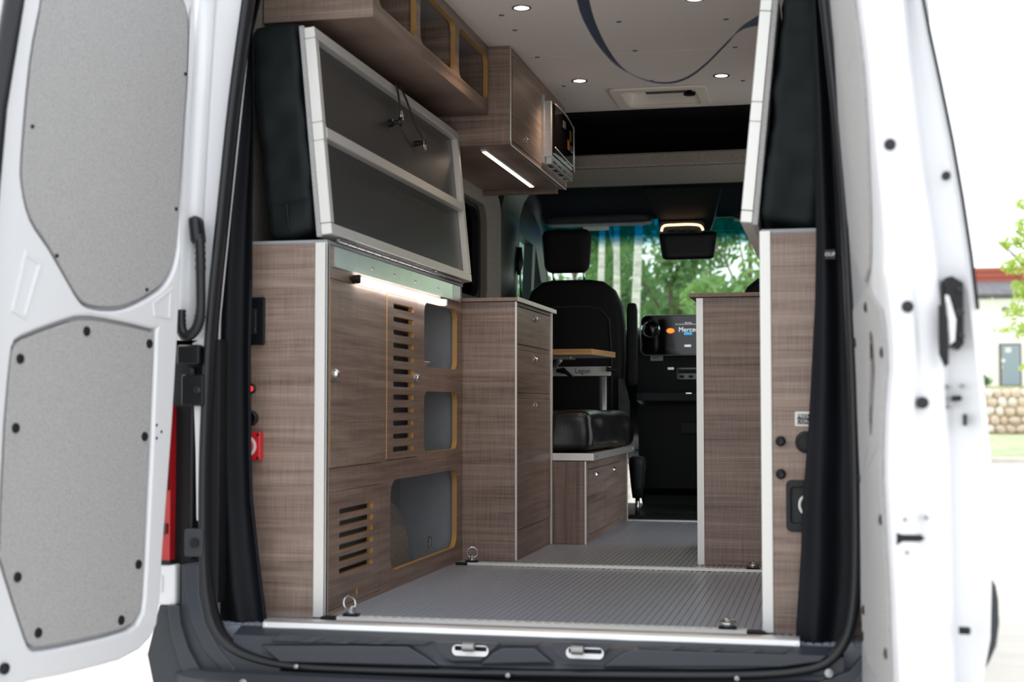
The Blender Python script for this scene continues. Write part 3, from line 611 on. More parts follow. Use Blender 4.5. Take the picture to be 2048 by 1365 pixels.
def rplate(name, ring, holes, th, m, t0, parent):
    o = plate(name, denser(ring, 5), holes, th, m, lambda s, z, t: (s, z, t), None)
    bm = bmesh.new(); bm.from_mesh(o.data); bmesh.ops.triangulate(bm, faces=bm.faces); bmesh.ops.subdivide_edges(bm, edges=bm.edges, cuts=7)
    for v in bm.verts: v.co = mapR(v.co.x, v.co.y, t0 + v.co.z)
    bmesh.ops.recalc_face_normals(bm, faces=bm.faces); bm.to_mesh(o.data); bm.free()
    o.parent = parent; o.matrix_parent_inverse = Matrix.Translation(-Vector(LOC[parent.name])) if parent.name in LOC else Matrix()
    return o
PS = rrect(0.55, 0.68, 0.50, 0.71, 0.06)
upr = rplate('upper_panel', UR, [], 0.006, 'felt', 0.001, DR); lpr = rplate('lower_panel', LR, [PS], 0.006, 'felt', 0.001, DR)
upr['label'] = 'grey felt upper door panel'; lpr['label'] = 'grey felt lower door panel'
cutm = loft_bm([[mapR(a_, b_, t_) for a_, b_ in PS] for t_ in (0.02, -0.034)]); cut = obj('pocket_cutter', cutm, 'felt'); shell = [c for c in DR.children if c.name.startswith('door_shell')][0]
bpy.context.view_layer.update(); bo_ = shell.modifiers.new('pocket', 'BOOLEAN'); bo_.object = cut; bo_.operation = 'DIFFERENCE'; bo_.solver = 'EXACT'
nm_ = bpy.data.meshes.new_from_object(shell.evaluated_get(bpy.context.evaluated_depsgraph_get())); shell.modifiers.clear(); shell.data = nm_; bpy.data.objects.remove(cut)
obj('pull_slot', loft_bm([[mapR(a_, b_, t_) for a_, b_ in ring_] for ring_, t_ in ((PS, 0.0065), (PS, -0.0335), ([(0.615 + (a_ - 0.615) * 0.02, 0.605 + (b_ - 0.605) * 0.02) for a_, b_ in PS], -0.0335))], True, False), 'hardboard', lpr)
for s, z in ((0.12, 0.70), (0.1, 0.4), (0.2, 0.12), (0.55, 0.76), (0.9, 0.66), (0.88, 0.1), (0.93, 0.35), (0.16, 0.06)): lathe('stud', mapR(s, z, 0.006), (-1, 0, 0), [(0.011, 0), (0.010, 0.004), (0.004, 0.006)], 'rubber', lpr, 12)
for u, v, r in ((1780, 290, 0.0108), (1815, 614, 0.0108), (1845, 806, 0.0108)): p = at(u, v, y=YE + 0.004); lathe('plug_and_hole_disc', (p.x, YE + 0.028, p.z), (0, -1, 0), [(r, 0), (r, 0.030), (r * 0.8, 0.033), (r * 0.3, 0.0335)], 'rubber_glossy', DR, 16)
p = at(1893, 350, y=YE + 0.03); lathe('plug_and_hole_disc', (p.x, YE + 0.07, p.z), (0, -1, 0), [(0.008, 0), (0.008, 0.034), (0.006, 0.036)], 'rubber_glossy', DR, 16)
ed = lambda lst, y: [(at(u, v, y=y).x, at(u, v, y=y).z) for u, v in lst]
tube('edge_seal', [(ip(outC, z) + 0.002, YE + 0.03, z) for z in [at(0, v, y=YE).z for v in (70, 160, 250, 350, 450, 550, 645)]], 0.0035, 'rubber', DR, 8)
# latch pocket and handle
lk = plate('latch_pocket', ed(((1890, 556), (1904, 552), (1927, 566), (1928, 688), (1918, 700), (1893, 690)), YE + 0.015), [], 0.055, 'black_plastic', fy(YE + 0.012), DR, bev=0.003)
for u, v, r in ((1919, 580, 0.006), (1918, 626, 0.010), (1922, 672, 0.007)): p = at(u, v, y=YE + 0.01); lathe('latch_gear', (p.x, YE + 0.012, p.z), (0, -1, 0), [(r, 0), (r * 0.9, 0.008), (r * 0.3, 0.01)], 'rubber_glossy', lk, 12)
plate('latch_cover', ed(((1890, 590), (1898, 592), (1912, 640), (1910, 682), (1898, 692), (1893, 640)), YE), [], 0.012, 'white_paint', fy(YE - 0.006), lk, bev=0.004)
plate('pull_handle', ed(((1877, 612), (1888, 604), (1896, 640), (1898, 728), (1890, 735), (1878, 708)), YE - 0.01), [], 0.02, 'black_plastic', fy(YE - 0.014), DR, bev=0.005)
prism('slot', [(1905, 792), (1921, 791), (1925, 797), (1921, 803), (1905, 803)], YE + 0.026, 0.03, 'black_plastic', DR, 0.001)
prism('slot', [(1928, 829), (1934, 829), (1934, 852), (1928, 852)], YE + 0.026, 0.03, 'black_plastic', DR, 0.0005)
prism('slot', [(1793, 1066), (1806, 1070), (1842, 1071), (1850, 1078), (1842, 1084), (1806, 1084), (1793, 1092)], YE - 0.001, 0.03, 'black_plastic', DR, 0.002)
for u, v in ((1810, 1040), (1853, 1037), (1814, 1106), (1902, 773), (1929, 771), (1903, 814)):
    p = at(u, v, y=YE); yy = YE + (0.0 if u < 1900 else 0.026); lathe('screw', (p.x, yy + 0.03, p.z), (0, -1, 0), [(0.0038, 0), (0.0038, 0.031), (0.001, 0.0315)], 'bolt_grey', DR, 10)
p = at(1920, 1265, y=YE); lathe('buffer_pin', (p.x, YE + 0.02, p.z), (1, -0.2, 0), [(0.007, 0), (0.007, 0.018), (0.004, 0.02)], 'rubber', DR, 12)
zz = [at(0, v, y=YE).z for v in (1113, 1125, 1150, 1190, 1230, 1258, 1270)]
bw = [0.0, 0.007, 0.012, 0.014, 0.012, 0.005, 0.0]
obj('side_moulding', loft_bm([[(ip(outC, z) - 0.004, YE + 0.045, z), (ip(outC, z) + b + 0.001, YE + 0.045, z), (ip(outC, z) + b + 0.001, YE + 0.3, z), (ip(outC, z) - 0.004, YE + 0.3, z)] for z, b in zip(zz, bw)]), 'cab_grey', DR)

# =================================================================== LEFT REAR CABINET
XL = -0.59; Y0 = 0.2; YB = 1.64
LC = thing('rear_garage_cabinet', 'tall wood laminate cabinet with slotted doors and cut-out cubbies', 'cabinet', (-0.70, 0.9, 0))
holes = [rrect(1.15, 1.575, 0.69, 0.905, 0.035), rrect(1.15, 1.575, 0.407, 0.609, 0.035), rrect(0.785, 1.575, 0.057, 0.333, 0.05)]
holes += [rrect(0.236, 0.702, 0.391, 0.905, 0.003), rrect(0.737, 1.072, 0.395, 0.905, 0.003), rrect(0.222, 0.693, -0.0, 0.329, 0.002)]
fp = plate('front_panel', [(0.215, 0.0), (YB, 0.0), (YB, 0.995), (0.215, 0.995)], holes[:5] + [rrect(0.236, 0.690, 0.012, 0.329, 0.002)], 0.018, 'laminate', fx(XL), LC, 'plywood', outer=False)
d1 = plate('door', rrect(0.2385, 0.6995, 0.3935, 0.9025, 0.002), [], 0.018, 'laminate', fx(XL + 0.002), LC, 'plywood')
slots = [rrect(0.803, 1.018, 0.4275 + k * 0.04055, 0.4275 + k * 0.04055 + 0.0165, 0.006, 3) for k in range(11 + 1)]
slots = [rrect(0.803, 1.018, 0.418 + k * 0.0402, 0.418 + k * 0.0402 + 0.0165, 0.006, 3) for k in range(12)]
d2 = plate('door', rrect(0.7395, 1.0695, 0.3975, 0.9025, 0.002), slots, 0.018, 'laminate', fx(XL + 0.002), LC, 'plywood')
d2['label'] = 'door with a column of ventilation slots'
sl2 = [rrect(0.321, 0.612, 0.100 + k * 0.0325, 0.100 + k * 0.0325 + 0.0165, 0.006, 3) for k in range(6)]
hole = [(0.47 + 0.010 * math.cos(a), 0.040 + 0.014 * math.sin(a)) for a in [k * math.pi / 8 for k in range(16)]]
lp = plate('vent_panel', rrect(0.2385, 0.688, 0.0145, 0.3275, 0.002), sl2 + [hole], 0.018, 'laminate', fx(XL + 0.0005), LC, 'plywood')
lp['label'] = 'lower panel with six ventilation slots'
def latch(name, x, y, z, parent):
    o = lathe(name, (x, y, z), (1, 0, 0), [(0.014, 0), (0.014, 0.003), (0.011, 0.006), (0.009, 0.011), (0.003, 0.013)], 'chrome', parent, 16); return o
latch('push_latch', XL + 0.002, 0.272, 0.647, d1); latch('push_latch', XL + 0.002, 1.045, 0.652, d2)
# end panel facing the rear with everything mounted on it
box('end_panel', -0.82, -0.617, Y0, Y0 + 0.018, 0.0, 0.995, 'laminate', LC, 0.001)
obj('corner_strip', bxb(bxb(bmesh.new(), -0.6185, -0.5835, Y0 - 0.003, Y0 + 0.012, 0.002, 0.997, 0.002), -0.5895, -0.5835, Y0 - 0.003, Y0 + 0.016, 0.002, 0.997, 0.001), 'alu_white', LC)
box('cabinet_top', -0.82, -0.585, Y0, YB, 0.995, 1.004, 'grey_liner', LC, 0.001)
# interior
box('back_liner', -0.82, -0.815, Y0 + 0.02, YB, 0.0, 0.995, 'grey_liner', LC, 0)
for z_ in (0.372, 0.65): box('shelf', -0.815, XL - 0.019, 1.10, YB - 0.02, z_ - 0.012, z_, 'grey_liner', LC, 0)
for y_ in (0.72, 1.10): box('divider', -0.815, XL - 0.019, y_, y_ + 0.012, 0.345, 0.99, 'grey_liner', LC, 0)
box('divider', -0.815, XL - 0.019, 0.70, 0.712, 0.0, 0.345, 'grey_liner', LC, 0); box('divider', -0.815, XL - 0.019, YB - 0.03, YB - 0.018, 0.0, 0.99, 'grey_liner', LC, 0)
box('top_liner', -0.815, XL - 0.019, Y0 + 0.02, YB - 0.02, 0.955, 0.965, 'grey_liner', LC, 0)
wa = [math.pi * k / 14 for k in range(15)]
obj('wheel_arch_cover', loft_bm([[(x_, 0.73 + 0.27 * 0 + 0.30 - 0.30 * math.cos(a), -0.005 + 0.26 * math.sin(a)) for a in wa] for x_ in (-0.812, -0.69)]), 'felt_interior', LC, False)
obj('coil_spring', tube_bm([(-0.66 + 0.006 * math.cos(k * 1.2), 1.47 + 0.006 * math.sin(k * 1.2), 0.056 + k * 0.0011) for k in range(40)], 0.0018, 6), 'steel', LC, True)
lf = obj('leaflet', loft_bm([[(-0.70, y_, 0.6535), (-0.625, y_, 0.712), (-0.6235, y_, 0.7105), (-0.6985, y_, 0.652)] for y_ in (1.16, 1.34)]), 'sticker'); tag(lf, 'small white leaflet lying in the upper cabinet cubby', 'leaflet')
# on the end panel
sw = box('switch_panel', -0.835, -0.758, Y0 - 0.012, Y0, 0.724, 0.852, 'black_plastic', LC, 0.003)
box('rocker_switch', -0.812, -0.778, Y0 - 0.017, Y0 - 0.012, 0.752, 0.822, 'cab_plastic', sw, 0.003)
for z_ in (0.765, 0.806): lathe('indicator', (-0.784, Y0 - 0.017, z_), (0, -1, 0), [(0.003, 0), (0.002, 0.002)], 'steel', sw, 8)
rl = lathe('push_button', (-0.797, Y0, 0.606), (0, -1, 0), [(0.014, 0), (0.014, 0.006), (0.010, 0.009)], 'black_plastic', LC); lathe('button_lamp', (-0.797, Y0 - 0.008, 0.606), (0, -1, 0), [(0.008, 0), (0.008, 0.003), (0.004, 0.005)], 'red_led', rl)
so = lathe('power_socket', (-0.797, Y0, 0.527), (0, -1, 0), [(0.021, 0), (0.021, 0.012), (0.017, 0.016), (0.015, 0.006)], 'black_plastic', LC)
bs = box('battery_switch', -0.838, -0.7605, Y0 - 0.026, Y0, 0.4145, 0.4905, 'red_plastic', LC, 0.004, 2); bs['label'] = 'red rotary battery switch'
plate('dial_ring', [(-0.799 + 0.028 * math.cos(a), 0.4525 + 0.028 * math.sin(a)) for a in [k * math.pi / 16 for k in range(32)]], [[(-0.799 + 0.021 * math.cos(a), 0.4525 + 0.021 * math.sin(a)) for a in [k * math.pi / 16 for k in range(32)]]], 0.003, 'white_plastic', fy(Y0 - 0.029), bs)
lathe('dial', (-0.799, Y0 - 0.026, 0.4525), (0, -1, 0), [(0.020, 0), (0.020, 0.012), (0.016, 0.016), (0.004, 0.017)], 'red_plastic', bs); box('dial_grip', -0.804, -0.794, Y0 - 0.05, Y0 - 0.04, 0.4365, 0.4685, 'red_plastic', bs, 0.002)
for dx in (-0.032, 0.032):
    for dz in (-0.031, 0.031): lathe('screw', (-0.799 + dx, Y0 - 0.026, 0.4525 + dz), (0, -1, 0), [(0.004, 0), (0.004, 0.0015)], 'ink', bs, 10)
# hinge plates along the cabinet top
hp = None
for y0, y1, m in ((0.262, 0.46, 'galvanised'), (0.462, 1.495, 'galvanised'), (1.50, 1.60, 'aluminium')):
    q_ = plate('hinge_plate', [(y0, 0.937), (y1, 0.937), (y1, 0.992), (y0, 0.992)], [], 0.004, m, lambda u, v, w_: (XL + 0.005 - w_, u, v), LC)
    if y1 - y0 > 0.5:
        hp = q_
        for yy in (0.585, 0.80, 1.03, 1.30): lathe('hinge_screw', (XL + 0.004, yy, 0.962), (1, 0, 0), [(0.0055, 0), (0.005, 0.002), (0.002, 0.003)], 'bolt_grey', hp, 10)
for k in range(17): lathe('hinge_knuckle', (-0.579, 0.27 + k * 0.0775, 1.0095), (0, 1, 0), [(0.005, 0), (0.005, 0.07)], 'bolt_grey', hp, 10)
# LED bar under the hinge
LB = thing('led_bar', 'lit white LED bar fixed below the bed hinge on the cabinet', 'light', (-0.575, 0.88, 0.905))
obj('diffuser', loft_bm([[(XL + 0.001, y_, 0.908), (XL + 0.016, y_, 0.906), (XL + 0.022, y_, 0.914), (XL + 0.018, y_, 0.924), (XL + 0.001, y_, 0.927)] for y_ in (0.43, 1.345)]), 'led_white', LB)
box('end_cap', XL, XL + 0.024, 0.415, 0.43, 0.904, 0.929, 'black_plastic', LB, 0.003); box('end_cap', XL, XL + 0.024, 1.345, 1.36, 0.904, 0.929, 'alu_white', LB, 0.003)
box('bracket_knob', XL, XL + 0.03, 0.395, 0.41, 0.912, 0.922, 'black_plastic', LB, 0.003)

# =================================================================== RIGHT REAR CABINET
RC = thing('rear_garage_cabinet', 'tall wood laminate cabinet with white edge strip, sockets and recessed latch', 'cabinet', (0.68, 0.9, 0))
box('end_panel', 0.579, 0.82, Y0, Y0 + 0.018, 0.0, 0.99, 'laminate', RC, 0.001)
obj('corner_strip', bxb(bmesh.new(), 0.5525, 0.580, Y0 - 0.003, Y0 + 0.014, 0.002, 0.996, 0.002), 'alu_white', RC)
box('inner_panel', 0.555, 0.573, Y0 + 0.014, 1.66, 0.0, 0.99, 'laminate', RC, 0.001)
box('cabinet_top', 0.556, 0.82, Y0, 1.66, 0.99, 1.0, 'grey_liner', RC, 0.001)
for z_ in (0.473, 0.392):
    b = lathe('socket_knob', (0.600, Y0, z_), (0, -1, 0), [(0.0125, 0), (0.0125, 0.006), (0.0105, 0.010), (0.0075, 0.012), (0.002, 0.011)], 'black_plastic', RC, 18)
rs = lathe('round_inlet', (0.662, Y0, 0.471), (0, -1, 0), [(0.027, 0), (0.027, 0.004), (0.024, 0.008), (0.020, 0.009), (0.019, 0.004)], 'black_plastic', RC, 24)
sg = plate('control_label', rrect(0.6355, 0.705, 0.5105, 0.546, 0.003), [], 0.002, 'white_plastic', fy(Y0 - 0.002), RC)
box('label_field', 0.6405, 0.702, Y0 - 0.003, Y0 - 0.002, 0.515, 0.5405, 'ink', sg, 0)
text('lettering', 'PRES', 0.0135, lambda u, v, w_: (0.654 + u, Y0 - 0.0032 - w_, 0.5345 + v), 'white_plastic', sg, 0.0002); text('lettering', 'CON', 0.0135, lambda u, v, w_: (0.655 + u, Y0 - 0.0032 - w_, 0.5215 + v), 'white_plastic', sg, 0.0002)
lt = plate('recessed_latch', rrect(0.612, 0.722, 0.251, 0.378, 0.014), [rrect(0.625, 0.709, 0.272, 0.360, 0.008)], 0.010, 'black_plastic', fy(Y0 - 0.008), RC, bev=0.003, bres=2)
box('latch_pan', 0.622, 0.712, Y0 - 0.001, Y0, 0.262, 0.368, 'cab_plastic', lt, 0); 
bmr = tube_bm([(0.657 + 0.012 * math.cos(a), Y0 - 0.008, 0.317 + 0.020 * math.sin(a)) for a in [k * math.pi / 10 for k in range(20)]], 0.0035, 8, None, True); obj('ring_pull', bmr, 'white_plastic', lt, True)

# =================================================================== FOLDED BED BOARDS
def bed(sx, label_b, label_c, name_off):
    xb, xt, zb, zt = 0.572, 0.626, 1.02, 1.583
    if sx > 0: xb, xt = 0.505, 0.560
    ex = Vector((sx * (xt - xb), 0, zt - zb)); H_ = ex.length; ev = ex.normalized(); nn = Vector((-sx * ev.z, 0, ev.x * sx * 1.0))
    nn = Vector((ev.z * -sx, 0, ev.x * sx)); O = Vector((sx * xb, 0, zb))
    YE0, YE1 = Y0, 1.7235
    mp = lambda u, v, w_: O + Vector((0, u, 0)) + ev * v - nn * w_          # w from aisle face outward to wall
    t = thing('bed_board', label_b, 'bed board', (sx * 0.6, 0.95, 1.0))
    def rail(nm, u0, u1, v0, v1, w0=0.0, w1=0.030, m='alu_white'):
        bm = bxb(bmesh.new(), u0, u1, v0, v1, w0, w1, 0.002, 1)
        for q in bm.verts: q.co = mp(q.co.x, q.co.y, q.co.z)
        return obj(nm, bm, m, t)
    rail('rail', YE0, YE1, H_ - 0.03, H_); rail('rail', YE0, YE1, 0.0, 0.03); rail('rail', YE0 + 0.03, YE1 - 0.03, H_ * 0.495 - 0.016, H_ * 0.495 + 0.016)
    rail('stile', YE0 - 0.001, YE0 + 0.028, 0.031, H_ * 0.495 - 0.025); rail('stile', YE0 - 0.001, YE0 + 0.028, H_ * 0.495 + 0.025, H_ - 0.031)
    rail('corner_joint', YE0 - 0.0005, YE0 + 0.029, H_ * 0.495 - 0.0245, H_ * 0.495 + 0.0245)
    rail('stile', YE1 - 0.028, YE1, 0.03, H_ - 0.03)
    for v0, v1 in ((0.03, H_ * 0.495 - 0.016), (H_ * 0.495 + 0.016, H_ - 0.03)): rail('board_panel', YE0 + 0.028, YE1 - 0.028, v0, v1, 0.022, 0.030, 'dot_panel')
    rail('felt_backing', YE0 + 0.001, YE1 - 0.002, -0.004, H_ + 0.008, 0.0305, 0.0445, 'felt')
    for v0 in (0.10, 0.3, 0.45): pass
    c_ = softbox('bed_cushion', lambda a, b, c: mp(0.955 + b, 0.304 + c, 0.047 + 0.0725 + a), 26, 26, 26, (0.145, 1.495, 0.60), 'cushion_fabric', None, 0.20, 0.017, 10, 3 if sx < 0 else 11)
    tag(c_, label_c, 'cushion')
    if sx < 0:
        sm = tube('seam_piping', [mp(0.2005, 0.10, 0.055 + 0.11 * k / 8 ) + Vector((0, -0.003 - 0.002 * math.sin(k), 0)) for k in range(9)], 0.002, 'cushion_fabric', c_, 6)
        tube('zip', [mp(0.200, 0.02 + 0.08 * k / 5, 0.12) + Vector((0, 0.0, 0)) for k in range(6)], 0.002, 'black_plastic', c_, 6)
    return t, mp, H_
BL, mpB, HB = bed(-1, 'folded bed board with smoked dotted panels above the slotted cabinet', 'dark teal bed cushion upright behind the board with dotted panels', '')
BR, mpR, HR = bed(1, 'folded bed board seen end-on above the cabinet with sockets', 'dark bed cushion upright above the cabinet with sockets', '')
for y_ in (0.42, 0.70, 0.98, 1.28): lathe('screw', mpB(y_, -0.001, 0.015), (0, 0, -1), [(0.007, 0), (0.005, 0.002), (0.001, 0.003)], 'steel', BL, 10)
# elastic strap with buckles over the top rail
EK = thing('elastic_strap', 'black elastic strap with metal buckles over the bed board top rail', 'strap', mpB(0.93, HB - 0.1, -0.01))
def ribbon(name, pts, wv, w_, th, m, parent):
    secs = []
    for i, p in enumerate(pts):
        p = Vector(p); a = wv[i] if isinstance(wv, list) else wv; a = Vector(a).normalized(); t = (Vector(pts[min(i + 1, len(pts) - 1)]) - Vector(pts[max(i - 1, 0)])).normalized(); n = t.cross(a).normalized()
        secs.append([p - a * w_ / 2 - n * th / 2, p + a * w_ / 2 - n * th / 2, p + a * w_ / 2 + n * th / 2, p - a * w_ / 2 + n * th / 2])
    return obj(name, loft_bm(secs), m, parent)
HV = lambda z: (z - 1.02) / 0.5605
ribbon('band', [mpB(0.925, HB + 0.004, 0.03), mpB(0.925, HB + 0.004, -0.006), mpB(0.925, HB - 0.03, -0.010), mpB(0.93, HB - 0.085, -0.012)], (0, 1, 0), 0.018, 0.002, 'rubber', EK)
ribbon('band', [mpB(0.965, HB + 0.006, 0.03), mpB(0.965, HB + 0.006, -0.008), mpB(1.00, HB - 0.04, -0.016), mpB(1.08, HB - 0.10, -0.014), mpB(1.17, HB - 0.128, -0.012)], (0, 1, 0.35), 0.016, 0.002, 'rubber', EK)
def buckle(c, parent):
    k = obj('buckle', tube_bm([mpB(c[0] + 0.011 * math.cos(a), c[1] + 0.016 * math.sin(a), -0.013) for a in [q * math.pi / 8 for q in range(16)]], 0.0025, 6, None, True), 'chrome', parent, True); return k
b1 = buckle((0.932, HB - 0.10), EK); b2 = buckle((1.18, HB - 0.15), EK)
lathe('toggle_knob', mpB(0.905, HB - 0.125, 0.022), (1, 0, 0.1), [(0.013, 0), (0.013, 0.012), (0.008, 0.016), (0.006, 0.03), (0.016, 0.034), (0.014, 0.042)], 'black_plastic', EK, 14)
lathe('toggle_knob', mpB(1.18, HB - 0.14, 0.022), (1, 0, 0.1), [(0.010, 0), (0.010, 0.012), (0.006, 0.03), (0.009, 0.038)], 'black_plastic', EK, 14)

# =================================================================== HANGING WEBBING STRAP
wp = [(0.03, 0.42, 1.898)] + [tuple(at(u, v, y=0.35)) for u, v in ((1166, 0), (1187, 60), (1214, 105), (1245, 138), (1290, 160), (1335, 166), (1375, 155), (1412, 128), (1448, 92), (1482, 58), (1515, 42))] + [(0.575, 0.345, 1.578)]
wp = smoothpath(wp, 4); n_ = len(wp)
wvv = []
for i in range(n_):
    t = i / (n_ - 1)
    wide = max(0.0, 1 - t / 0.35) * 0.85 + max(0, (t - 0.78) / 0.22) * 0.9
    tg = (wp[min(i + 1, n_ - 1)] - wp[max(i - 1, 0)]).normalized(); side_ = Vector((-tg.z, 0, tg.x))
    wvv.append(Vector((0, 1, 0)) * (1 - 0.65 * wide) + side_ * (0.14 + wide * (0.75 if t < 0.5 else 1.0)))
st = ribbon('hanging_strap', wp, wvv, 0.04, 0.002, 'navy_webbing', None)
tag(st, 'long navy webbing strap sagging across the rear opening', 'strap')

# =================================================================== OVERHEAD SHELF AND CABINET
OS = thing('overhead_shelf', 'open wood laminate overhead shelf with rounded plywood-edged cubby holes', 'shelf', (-0.68, 1.04, 1.643))
plate('face_panel', [(0.352, 1.643), (1.722, 1.643), (1.722, 1.898), (0.352, 1.898)], [rrect(0.40, 0.775, 1.69, 1.862, 0.035), rrect(0.82, 1.245, 1.69, 1.862, 0.035), rrect(1.292, 1.712, 1.69, 1.862, 0.035)], 0.018, 'laminate', fx(-0.51), OS, 'plywood', outer=False)
box('bottom_board', -0.835, -0.528, 0.352, 1.722, 1.643, 1.658, 'laminate', OS, 0.001)
box('end_board', -0.835, -0.528, 0.352, 0.366, 1.658, 1.898, 'laminate', OS, 0.001)
for y_ in (0.79, 1.262): dv = box('divider', -0.78, -0.528, y_, y_ + 0.014, 1.658, 1.898, 'laminate', OS, 0.001)
box('back_liner', -0.835, -0.78, 0.366, 1.722, 1.658, 1.898, 'grey_liner', OS, 0)
box('top_liner', -0.78, -0.528, 0.366, 1.722, 1.878, 1.898, 'grey_liner', OS, 0)
for (x_, y_, z_, ax) in ((-0.62, 1.06, 1.878, (0, 0, -1)), (-0.62, 1.5, 1.878, (0, 0, -1)), (-0.60, 1.60, 1.878, (0, 0, -1)), (-0.78, 1.56, 1.80, (1, 0, 0)), (-0.78, 1.1, 1.80, (1, 0, 0))): lathe('screw', (x_, y_, z_), ax, [(0.006, 0), (0.005, 0.002), (0.001, 0.003)], 'steel', OS, 8)
XO = -0.428
OC = thing('overhead_cabinet', 'wood laminate overhead cabinet holding the microwave at the cab end', 'cabinet', (-0.63, 2.3, 1.53))
box('end_panel', -0.835, XO, 1.725, 1.743, 1.53, 1.898, 'laminate', OC, 0.001)
box('bottom_board', -0.835, XO - 0.017, 1.7435, 2.8395, 1.53, 1.546, 'laminate', OC, 0.001)
box('far_panel', -0.835, XO, 2.84, 2.855, 1.53, 1.898, 'laminate', OC, 0.001)
plate('face_panel', [(1.7435, 1.5305), (2.8395, 1.5305), (2.8395, 1.8975), (1.7435, 1.8975)], [rrect(1.76, 2.30, 1.548, 1.87, 0.003), rrect(2.33, 2.832, 1.575, 1.835, 0.003)], 0.016, 'laminate', fx(XO), OC, 'laminate')
dr = plate('door', rrect(1.7625, 2.2975, 1.5505, 1.8675, 0.003), [], 0.016, 'laminate', fx(XO + 0.001), OC)
kn = lathe('push_latch', (XO + 0.001, 2.0, 1.60), (1, 0, 0), [(0.012, 0), (0.012, 0.003), (0.009, 0.006), (0.008, 0.012), (0.003, 0.013)], 'chrome', dr, 14)
tube('edge_trim', [(XO + 0.001, 1.727, 1.9), (XO + 0.002, 1.727, 1.545), (XO + 0.002, 1.735, 1.529), (XO + 0.002, 2.85, 1.529), (XO + 0.002, 2.856, 1.545), (XO + 0.002, 2.856, 1.60)], 0.003, 'alu_white', OC, 6)
box('valance', -0.80, XO - 0.03, 2.80, 2.835, 1.508, 1.53, 'laminate', OC, 0.001)
# LED strip under the cabinet
US = thing('under_cabinet_light', 'lit warm LED strip under the overhead cabinet', 'light', (-0.548, 2.25, 1.53))
box('housing', -0.560, -0.536, 1.80, 2.71, 1.522, 1.53, 'aluminium', US, 0.001); box('diffuser', -0.556, -0.540, 1.815, 2.695, 1.5195, 1.522, 'led_strip', US, 0)
# microwave
MW = thing('microwave', 'black microwave with silver trim set in the overhead cabinet face', 'microwave', (-0.5, 2.58, 1.575))
box('body', -0.75, XO - 0.004, 2.345, 2.835, 1.585, 1.825, 'black_plastic', MW, 0.004)
box('side_trim', XO + 0.0005, XO + 0.040, 2.322, 2.342, 1.585, 1.818, 'aluminium', MW, 0.002); box('trim_frame', XO - 0.002, XO + 0.012, 2.312, 2.322, 1.560, 1.842, 'aluminium', MW, 0.001)
secs = []
for k in range(13):
    a = k / 12; y_ = 2.343 + a * 0.487; bul = 0.022 * math.sin(math.pi * (0.15 + 0.8 * a)); secs.append([(XO, y_, 1.60), (XO + 0.040 + bul, y_, 1.603), (XO + 0.042 + bul, y_, 1.615), (XO + 0.042 + bul, y_, 1.795), (XO + 0.038 + bul, y_, 1.808), (XO, y_, 1.81)])
dg = obj('door', loft_bm(secs), 'piano_black', MW)
def bulx(y_): a = (y_ - 2.343) / 0.487; return XO + 0.0425 + 0.022 * math.sin(math.pi * (0.15 + 0.8 * a))
tube('chrome_line', [(bulx(2.343 + 0.487 * k / 10), 2.343 + 0.487 * k / 10, 1.806 - 0.02 * math.sin(math.pi * k / 10 * 0.5) ) for k in range(11)], 0.003, 'aluminium', dg, 6)
tube('chrome_line', [(bulx(2.343 + 0.487 * k / 10), 2.343 + 0.487 * k / 10, 1.625 - 0.02 * math.sin(math.pi * k / 10)) for k in range(11)], 0.003, 'aluminium', dg, 6)
tube('chrome_line', [(bulx(2.80), 2.80, 1.60), (bulx(2.80), 2.80, 1.80)], 0.003, 'aluminium', dg, 6)
for y0, z0, z1, m in ((2.47, 1.735, 1.765, 'print_white'), (2.62, 1.71, 1.75, 'print_yellow'), (2.57, 1.66, 1.70, 'print_orange'), (2.66, 1.665, 1.69, 'print_white')):
    obj('sticker_print', loft_bm([[(bulx(y) + 0.0008, y, z0), (bulx(y) + 0.0008, y, z1), (bulx(y) - 0.001, y, z1), (bulx(y) - 0.001, y, z0)] for y in (y0, y0 + 0.03, y0 + 0.05)]), m, dg)
box('control_strip', bulx(2.815) - 0.001, bulx(2.815) + 0.001, 2.806, 2.83, 1.60, 1.625, 'yellow_tag', dg, 0)
vt = plate('vent_trim', [(2.345, 1.560), (2.838, 1.560), (2.838, 1.598), (2.345, 1.598)], [rrect(2.38 + k * 0.115, 2.47 + k * 0.115, 1.572, 1.580, 0.002, 2) for k in range(4)], 0.004, 'aluminium', fx(XO + 0.036), MW)
plate('vent_trim', [(XO + 0.0005, 2.345), (XO + 0.0319, 2.345), (XO + 0.0319, 2.838), (XO + 0.0005, 2.838)], [rrect(XO + 0.006, XO + 0.027, 2.38 + k * 0.115, 2.47 + k * 0.115, 0.003, 2) for k in range(4)], 0.003, 'aluminium', fz(1.560), MW)
for y_ in (2.345, 2.835): box('vent_end', XO + 0.0005, XO + 0.0319, y_, y_ + 0.003, 1.5632, 1.598, 'aluminium', vt, 0)

